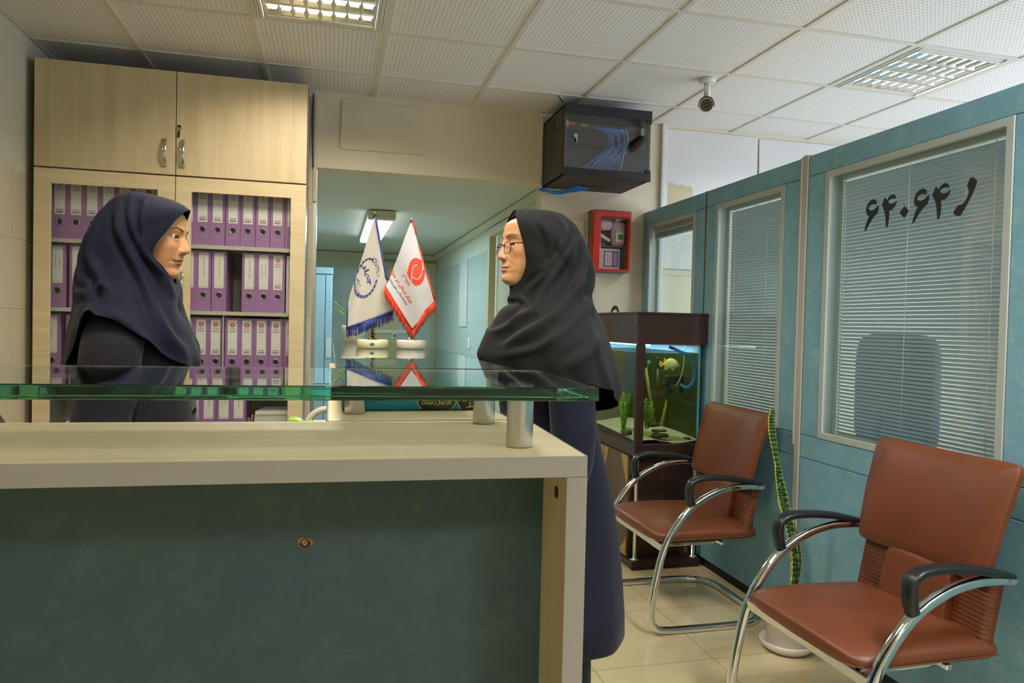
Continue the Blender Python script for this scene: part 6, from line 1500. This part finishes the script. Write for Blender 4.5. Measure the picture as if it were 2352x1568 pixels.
    for k in range(K):
        v = k/(K-1); row = []
        for j in range(N):
            t1 = rows[k][(j+1) % N]-rows[k][j-1]; t2 = rows[min(k+1, K-1)][j]-rows[max(k-1, 0)][j]
            n = t1.cross(t2)
            if n.length > 1e-9: n.normalize()
            row.append((rows[k][j], n))
        out.append(row)
    # orientation: outward from the head centre at mid rows
    k0 = K//3; sgn = sum(1 if out[k0][j][1].dot(out[k0][j][0]-cen[k0]) > 0 else -1 for j in range(N)); sgn = 1 if sgn > 0 else -1
    R = [[p+n*(sgn*fold(p, j, k/(K-1))) for j, (p, n) in enumerate(row)] for k, row in enumerate(out)]
    sc = B().rings(R, True, False); so = sc.build('headscarf', cloth(*cfg['scarf_mat']), root, recalc=True, solid=0.0022)
    # --- coat with sleeves
    T = cfg['coat']; cb = B(); R = []
    tz = [t[0] for t in T]
    for z, fx, rx, ry in T:
        ring = []
        for j in range(72):
            q = 2*pi*j/72; w = 1+cfg.get('drape', 0)*sin(9*q+z*4)*sm(1.0, .5, z)
            ring.append(W(fx+rx*w*sgp(cos(q), 0.85), ry*w*sgp(sin(q), 0.85), z))
        R.append(ring)
    cb.rings(R, True, True, uv=True)
    for sd in (-1, 1):
        ar = cfg['arms'][0 if sd < 0 else 1]; pts = catmull([W(-.03, sd*.10, 1.285), W(*ar[0]), W(*((Vector(ar[0])+Vector(ar[1]))/2)), W(*ar[1]), W(*((Vector(ar[1])+Vector(ar[2]))/2)), W(*ar[2])], 60)
        rad = cfg['sleeve']; RR = []; prev = bl.copy()
        for i, p in enumerate(pts):
            t = (pts[min(i+1, 59)]-pts[max(i-1, 0)]).normalized(); a1 = prev-t*prev.dot(t); a1.normalize(); prev = a1; b1 = t.cross(a1); u = i/59
            q_ = u*(len(rad)-1); i0 = min(int(q_), len(rad)-2); r = rad[i0]+(rad[i0+1]-rad[i0])*(q_-i0)
            wr_ = 1+0.030*sin(38*u+sd)*gau(u-.66, .16)
            RR.append([p+a1*(r*0.9*wr_*cos(2*pi*j/40))+b1*(r*(wr_+0.02*sin(3*2*pi*j/40+9*u))*sin(2*pi*j/40)) for j in range(40)])
        cb.rings(RR, True, True, uv=True)
    cb.build('coat', cfg['coat_mat'], root)
    # --- trousers and shoes
    tb_ = B()
    for sd in (-1, 1):
        lx = cfg['legx']; tb_.tube(catmull([W(lx, sd*.075, .95), W(lx, sd*.085, .75), W(lx, sd*.088, .48), W(lx-.01, sd*.09, .22), W(lx-.01, sd*.09, .07)], 24), 0.088, n=24, taper=lambda t: 1-0.30*t)
    tb_.build('trousers', cloth('black_trousers', (26, 26, 30), 700, 0.1), root)
    for sd in (-1, 1):
        lx = cfg['legx']
        B().superq(W(lx+.045, sd*.095, .035), (0.125, 0.045, 0.034), 0.6, 0.75, 16, fn=lambda p: Vector((p.x, p.y*(1-0.25*abs(p.x)/.125), p.z*(1.15-0.35*(p.x*s)/.125)))).build('shoe', plain('black_shoe', (22, 21, 22), 0.3), root)
    return root, W, HW
navy = ('navy_scarf', (11, 14, 34), 900, 0.03); blk = ('black_scarf', (17, 16, 16), 900, 0.04)
L_top = [(436, 483, 0), (410, 466, 0), (355, 449, 0), (290, 442, 0), (232, 478, 0), (200, 530, 0), (181, 590, 0), (170, 650, 0), (172, 700, 0), (158, 770, 0), (150, 845, 0)]
L1 = [(416, 494, -.044), (385, 483, -.068), (340, 478, -.086), (285, 500, -.094), (240, 550, -.098), (210, 610, -.102), (192, 665, -.12), (178, 715, -.145), (166, 770, -.165), (152, 842, -.150)]
L2 = [(388, 524, -.071), (365, 520, -.083), (330, 535, -.094), (290, 570, -.100), (256, 615, -.104), (232, 660, -.125), (215, 690, -.165), (204, 706, -.205), (196, 718, -.240)]
L3 = [(350, 578, -.080), (332, 588, -.090), (308, 612, -.100), (288, 645, -.115), (274, 680, -.145), (264, 705, -.190), (256, 722, -.232), (250, 732, -.245)]
L4 = [(374, 612, -.060), (362, 632, -.074), (348, 662, -.098), (340, 700, -.135), (336, 735, -.170), (334, 765, -.190), (332, 781, -.195)]
L5c = [(393, 638, -.030), (390, 655, -.048), (386, 685, -.070), (392, 725, -.095), (402, 765, -.110), (410, 800, -.118), (414, 834, -.122)]
L5 = [(405, 654, 0), (407, 664, 0), (402, 685, 0), (404, 712, 0), (420, 745, 0), (440, 785, 0), (455, 822, 0), (458, 846, 0)]
_on = onY
def scarf_lines(half, Y0):
    """half = longitudes from top to bottom on the camera side; the far side mirrors them across the body's middle plane"""
    res = [[_on(a, b, Y0+d) for a, b, d in L_] for L_ in half]
    far = []
    for pts in reversed(res[1:-1]): far.append([Vector((p.x, 2*Y0-p.y, p.z)) for p in pts])
    return res+far

YL, YR = 2.15, 1.93
lw, WL, HL = person(dict(root=(-.480, YL), face=1, yaw=-0.22, pitch=-0.02, gaze=-.12, noselow=-.004, nasion=(424, 546), label='woman in a navy headscarf and dark pinstripe jacket standing at left, facing right',
    skin=(212, 156, 106), blush=(196, 118, 78), lip=(168, 94, 76), brow=(40, 26, 18), hair=(30, 22, 18), under=(140, 92, 66), nose=.90, jaw=.007, chin=.8, browk=.9,
    arms=[((-.045, -.175, 1.235), (-.065, -.200, 1.00), (.02, -.185, .775)), ((-.045, .175, 1.235), (-.065, .200, 1.00), (.02, .185, .775))],
    sleeve=[.060, .070, .070, .064, .060, .048], legx=0.0, seed=3, ripple=.0015, hemwave=.004,
    scarf=scarf_lines([L_top, L1, L2, L3, L4, L5c, L5], YL), scarf_mat=navy,
    folds=[([(292, 448), (288, 490), (297, 540), (320, 590), (350, 650), (385, 720), (420, 780), (452, 828)], 9, .011), ([(347, 462), (346, 520), (350, 575)], 6, .006), ([(178, 640), (205, 674), (235, 682), (262, 668), (285, 672), (312, 705)], 8, .010),
           ([(270, 455), (240, 520), (232, 590), (260, 650), (300, 700), (350, 760), (398, 812)], 10, .012), ([(352, 585), (378, 628), (396, 664), (404, 700), (422, 745), (448, 790)], 7, .008), ([(312, 450), (318, 500), (330, 545), (352, 590), (384, 640), (403, 690)], 7, .008), ([(215, 520), (196, 590), (205, 640), (240, 660)], 8, .006)],
    coat=[(1.365, -.015, .050, .062), (1.335, -.015, .066, .105), (1.29, -.012, .082, .150), (1.22, -.006, .096, .158), (1.13, .0, .108, .155), (1.04, .0, .117, .155), (.96, -.005, .122, .165), (.86, -.005, .135, .185), (.74, -.005, .145, .200)],
    coat_mat=pinstripe('grey_pinstripe', (24, 23, 28), (56, 53, 58), .0052)))
R0 = [(1182, 482, 0), (1225, 481, 0), (1290, 493, 0), (1332, 536, 0), (1354, 590, 0), (1360, 645, 0), (1358, 695, 0), (1380, 745, 0), (1400, 815, 0), (1416, 890, 0), (1408, 935, 0)]
R1_ = [(1187, 505, -.058), (1222, 503, -.078), (1278, 527, -.092), (1314, 575, -.098), (1332, 630, -.102), (1341, 680, -.125), (1358, 735, -.165), (1380, 800, -.190), (1400, 868, -.185), (1410, 902, -.170)]
R2_ = [(1202, 560, -.074), (1232, 558, -.088), (1276, 586, -.098), (1302, 632, -.106), (1316, 680, -.135), (1330, 725, -.185), (1346, 780, -.228), (1362, 840, -.240), (1374, 888, -.240)]
R3_ = [(1208, 600, -.070), (1230, 612, -.086), (1258, 645, -.100), (1275, 688, -.130), (1286, 730, -.185), (1297, 790, -.235), (1305, 840, -.246), (1310, 875, -.246)]
R4_ = [(1203, 628, -.056), (1215, 648, -.070), (1228, 680, -.095), (1234, 720, -.140), (1234, 770, -.180), (1236, 820, -.200), (1240, 862, -.205)]
R5c = [(1190, 648, -.036), (1196, 664, -.050), (1199, 690, -.070), (1186, 728, -.090), (1170, 770, -.110), (1164, 815, -.125), (1172, 850, -.130)]
R5_ = [(1171, 658, 0), (1175, 672, 0), (1180, 692, 0), (1152, 712, 0), (1126, 752, 0), (1106, 790, 0), (1097, 820, 0), (1120, 852, 0)]
rl = scarf_lines([R0, R1_, R2_, R3_, R4_, R5c, R5_], YR)
for q, dz, dx in ((11, -.10, -.010), (10, -.13, -.03), (9, -.06, 0)):           # the far back corner of the scarf hangs lower
    L_ = rl[q]
    n_ = len(L_)
    for i in range(n_//2, n_):
        t = (i-n_//2)/(n_-1-n_//2); L_[i] = L_[i]+Vector((dx*t, 0, dz*t))
rw, WR, HR = person(dict(root=(.585, YR), face=-1, yaw=0.11, pitch=0.04, gaze=-.10, mouth=-.005, nasion=(1160, 556), label='woman in a black headscarf, glasses and long navy coat standing at right, facing left',
    skin=(212, 160, 116), blush=(202, 128, 92), lip=(190, 116, 100), brow=(112, 74, 48), hair=(60, 38, 24), under=(176, 124, 98), crown=.46, bridge=.0062, eyedz=-.006, eyedy=.0015, nw=1.35, nose=1.0, nsoft=.0045, jaw=-.008, wing=1.15, chin=1.2, browk=0.75,
    arms=[((-.01, -.180, 1.235), (-.02, -.195, .99), (.03, -.185, .765)), ((-.01, .180, 1.235), (-.02, .195, .99), (.03, .185, .765))],
    sleeve=[.058, .064, .062, .060, .058, .050], legx=-.045, seed=8, ripple=.0015, hemwave=.004,
    scarf=rl, scarf_mat=blk,
    folds=[([(1313, 510), (1306, 548), (1278, 592), (1248, 635), (1197, 716), (1134, 760)], 8, .011), ([(1333, 545), (1319, 617), (1286, 676), (1231, 726), (1176, 762), (1126, 806)], 9, .012), ([(1354, 579), (1344, 650), (1311, 701), (1252, 751), (1189, 796), (1120, 818)], 9, .010),
           ([(1212, 500), (1236, 549), (1243, 600), (1218, 632)], 7, .005), ([(1260, 490), (1278, 545), (1262, 591), (1231, 633), (1182, 690)], 7, .008), ([(1308, 652), (1322, 690), (1345, 720)], 9, -.009), ([(1172, 662), (1190, 700), (1155, 748), (1118, 768)], 6, .008), ([(1330, 760), (1290, 800), (1230, 835)], 12, .006)],
    coat=[(1.365, -.015, .058, .075), (1.335, -.015, .080, .125), (1.29, -.01, .100, .170), (1.22, 0, .118, .178), (1.13, .0, .128, .168), (1.04, -.01, .128, .160), (.96, -.02, .135, .170), (.86, -.03, .150, .195), (.74, -.035, .168, .212), (.62, -.035, .180, .225), (.52, -.035, .188, .235), (.46, -.035, .190, .238), (.45, -.035, .184, .232)], drape=.012,
    coat_mat=pinstripe('navy_pinstripe', (17, 19, 33), (36, 39, 60), .0046)))
# spectacles of the woman at right
gl = B(); ln = B(); GM = plain('spectacle_metal', (40, 40, 52), 0.25, 0.8, var=0)
for sd in (-1, 1):
    pts = []
    for k in range(28):
        q = 2*pi*k/28; pts.append(HR((.0950-.16*(abs(.0325+.0245*sgp(cos(q), .55)))**1.6, sd*(.0325+.0235*sgp(cos(q), .55)), -.0185+.0155*sgp(sin(q), .6)-.002*cos(q))))
    gl.tube(pts, .0010, n=6, loop=True)
    ln._add(pts, [list(range(28))])
    gl.tube([HR((.0934, sd*.0555, -.009)), HR((.084, sd*.067, -.007)), HR((.06, sd*.074, -.006)), HR((.0, sd*.082, -.008))], .0016, n=6)
gl.tube([HR((.0945, -.010, -.011)), HR((.1000, -.006, -.008)), HR((.1045, 0, -.006)), HR((.1000, .006, -.008)), HR((.0945, .010, -.011))], .0011, n=6)
go_ = gl.build('glasses', GM, rw); ln.build('lens', pane('spectacle_lens', (0.97, 0.96, 0.97), 0.8), go_, recalc=False)
hr = B(); rr = random.Random(4)
for k in range(9):
    p = Vector((.066-.004*k*0.3, rr.uniform(.006, .03), .070+rr.uniform(-.004, .006)))
    hr.tube([HR(p), HR(p+Vector((.010, rr.uniform(-.006, .006), .006))), HR(p+Vector((.016, rr.uniform(-.01, .01), rr.uniform(-.004, .008))))], .0006, n=5)
hr.build('hair', plain('brown_hair', (70, 44, 28), 0.5, var=0.1), rw)
# jacket details of the woman at left
B().tube([WL(.045, -.128, 1.012), WL(.075, -.112, 1.0135), WL(.10, -.085, 1.014)], .0035, n=8).build('pocket_welt', plain('welt_dark', (20, 19, 22), 0.7), lw)
B().cyl(WL(.112, -.03, 1.045), WL(.120, -.033, 1.045), .009, 16).build('button', BLACKP, lw)
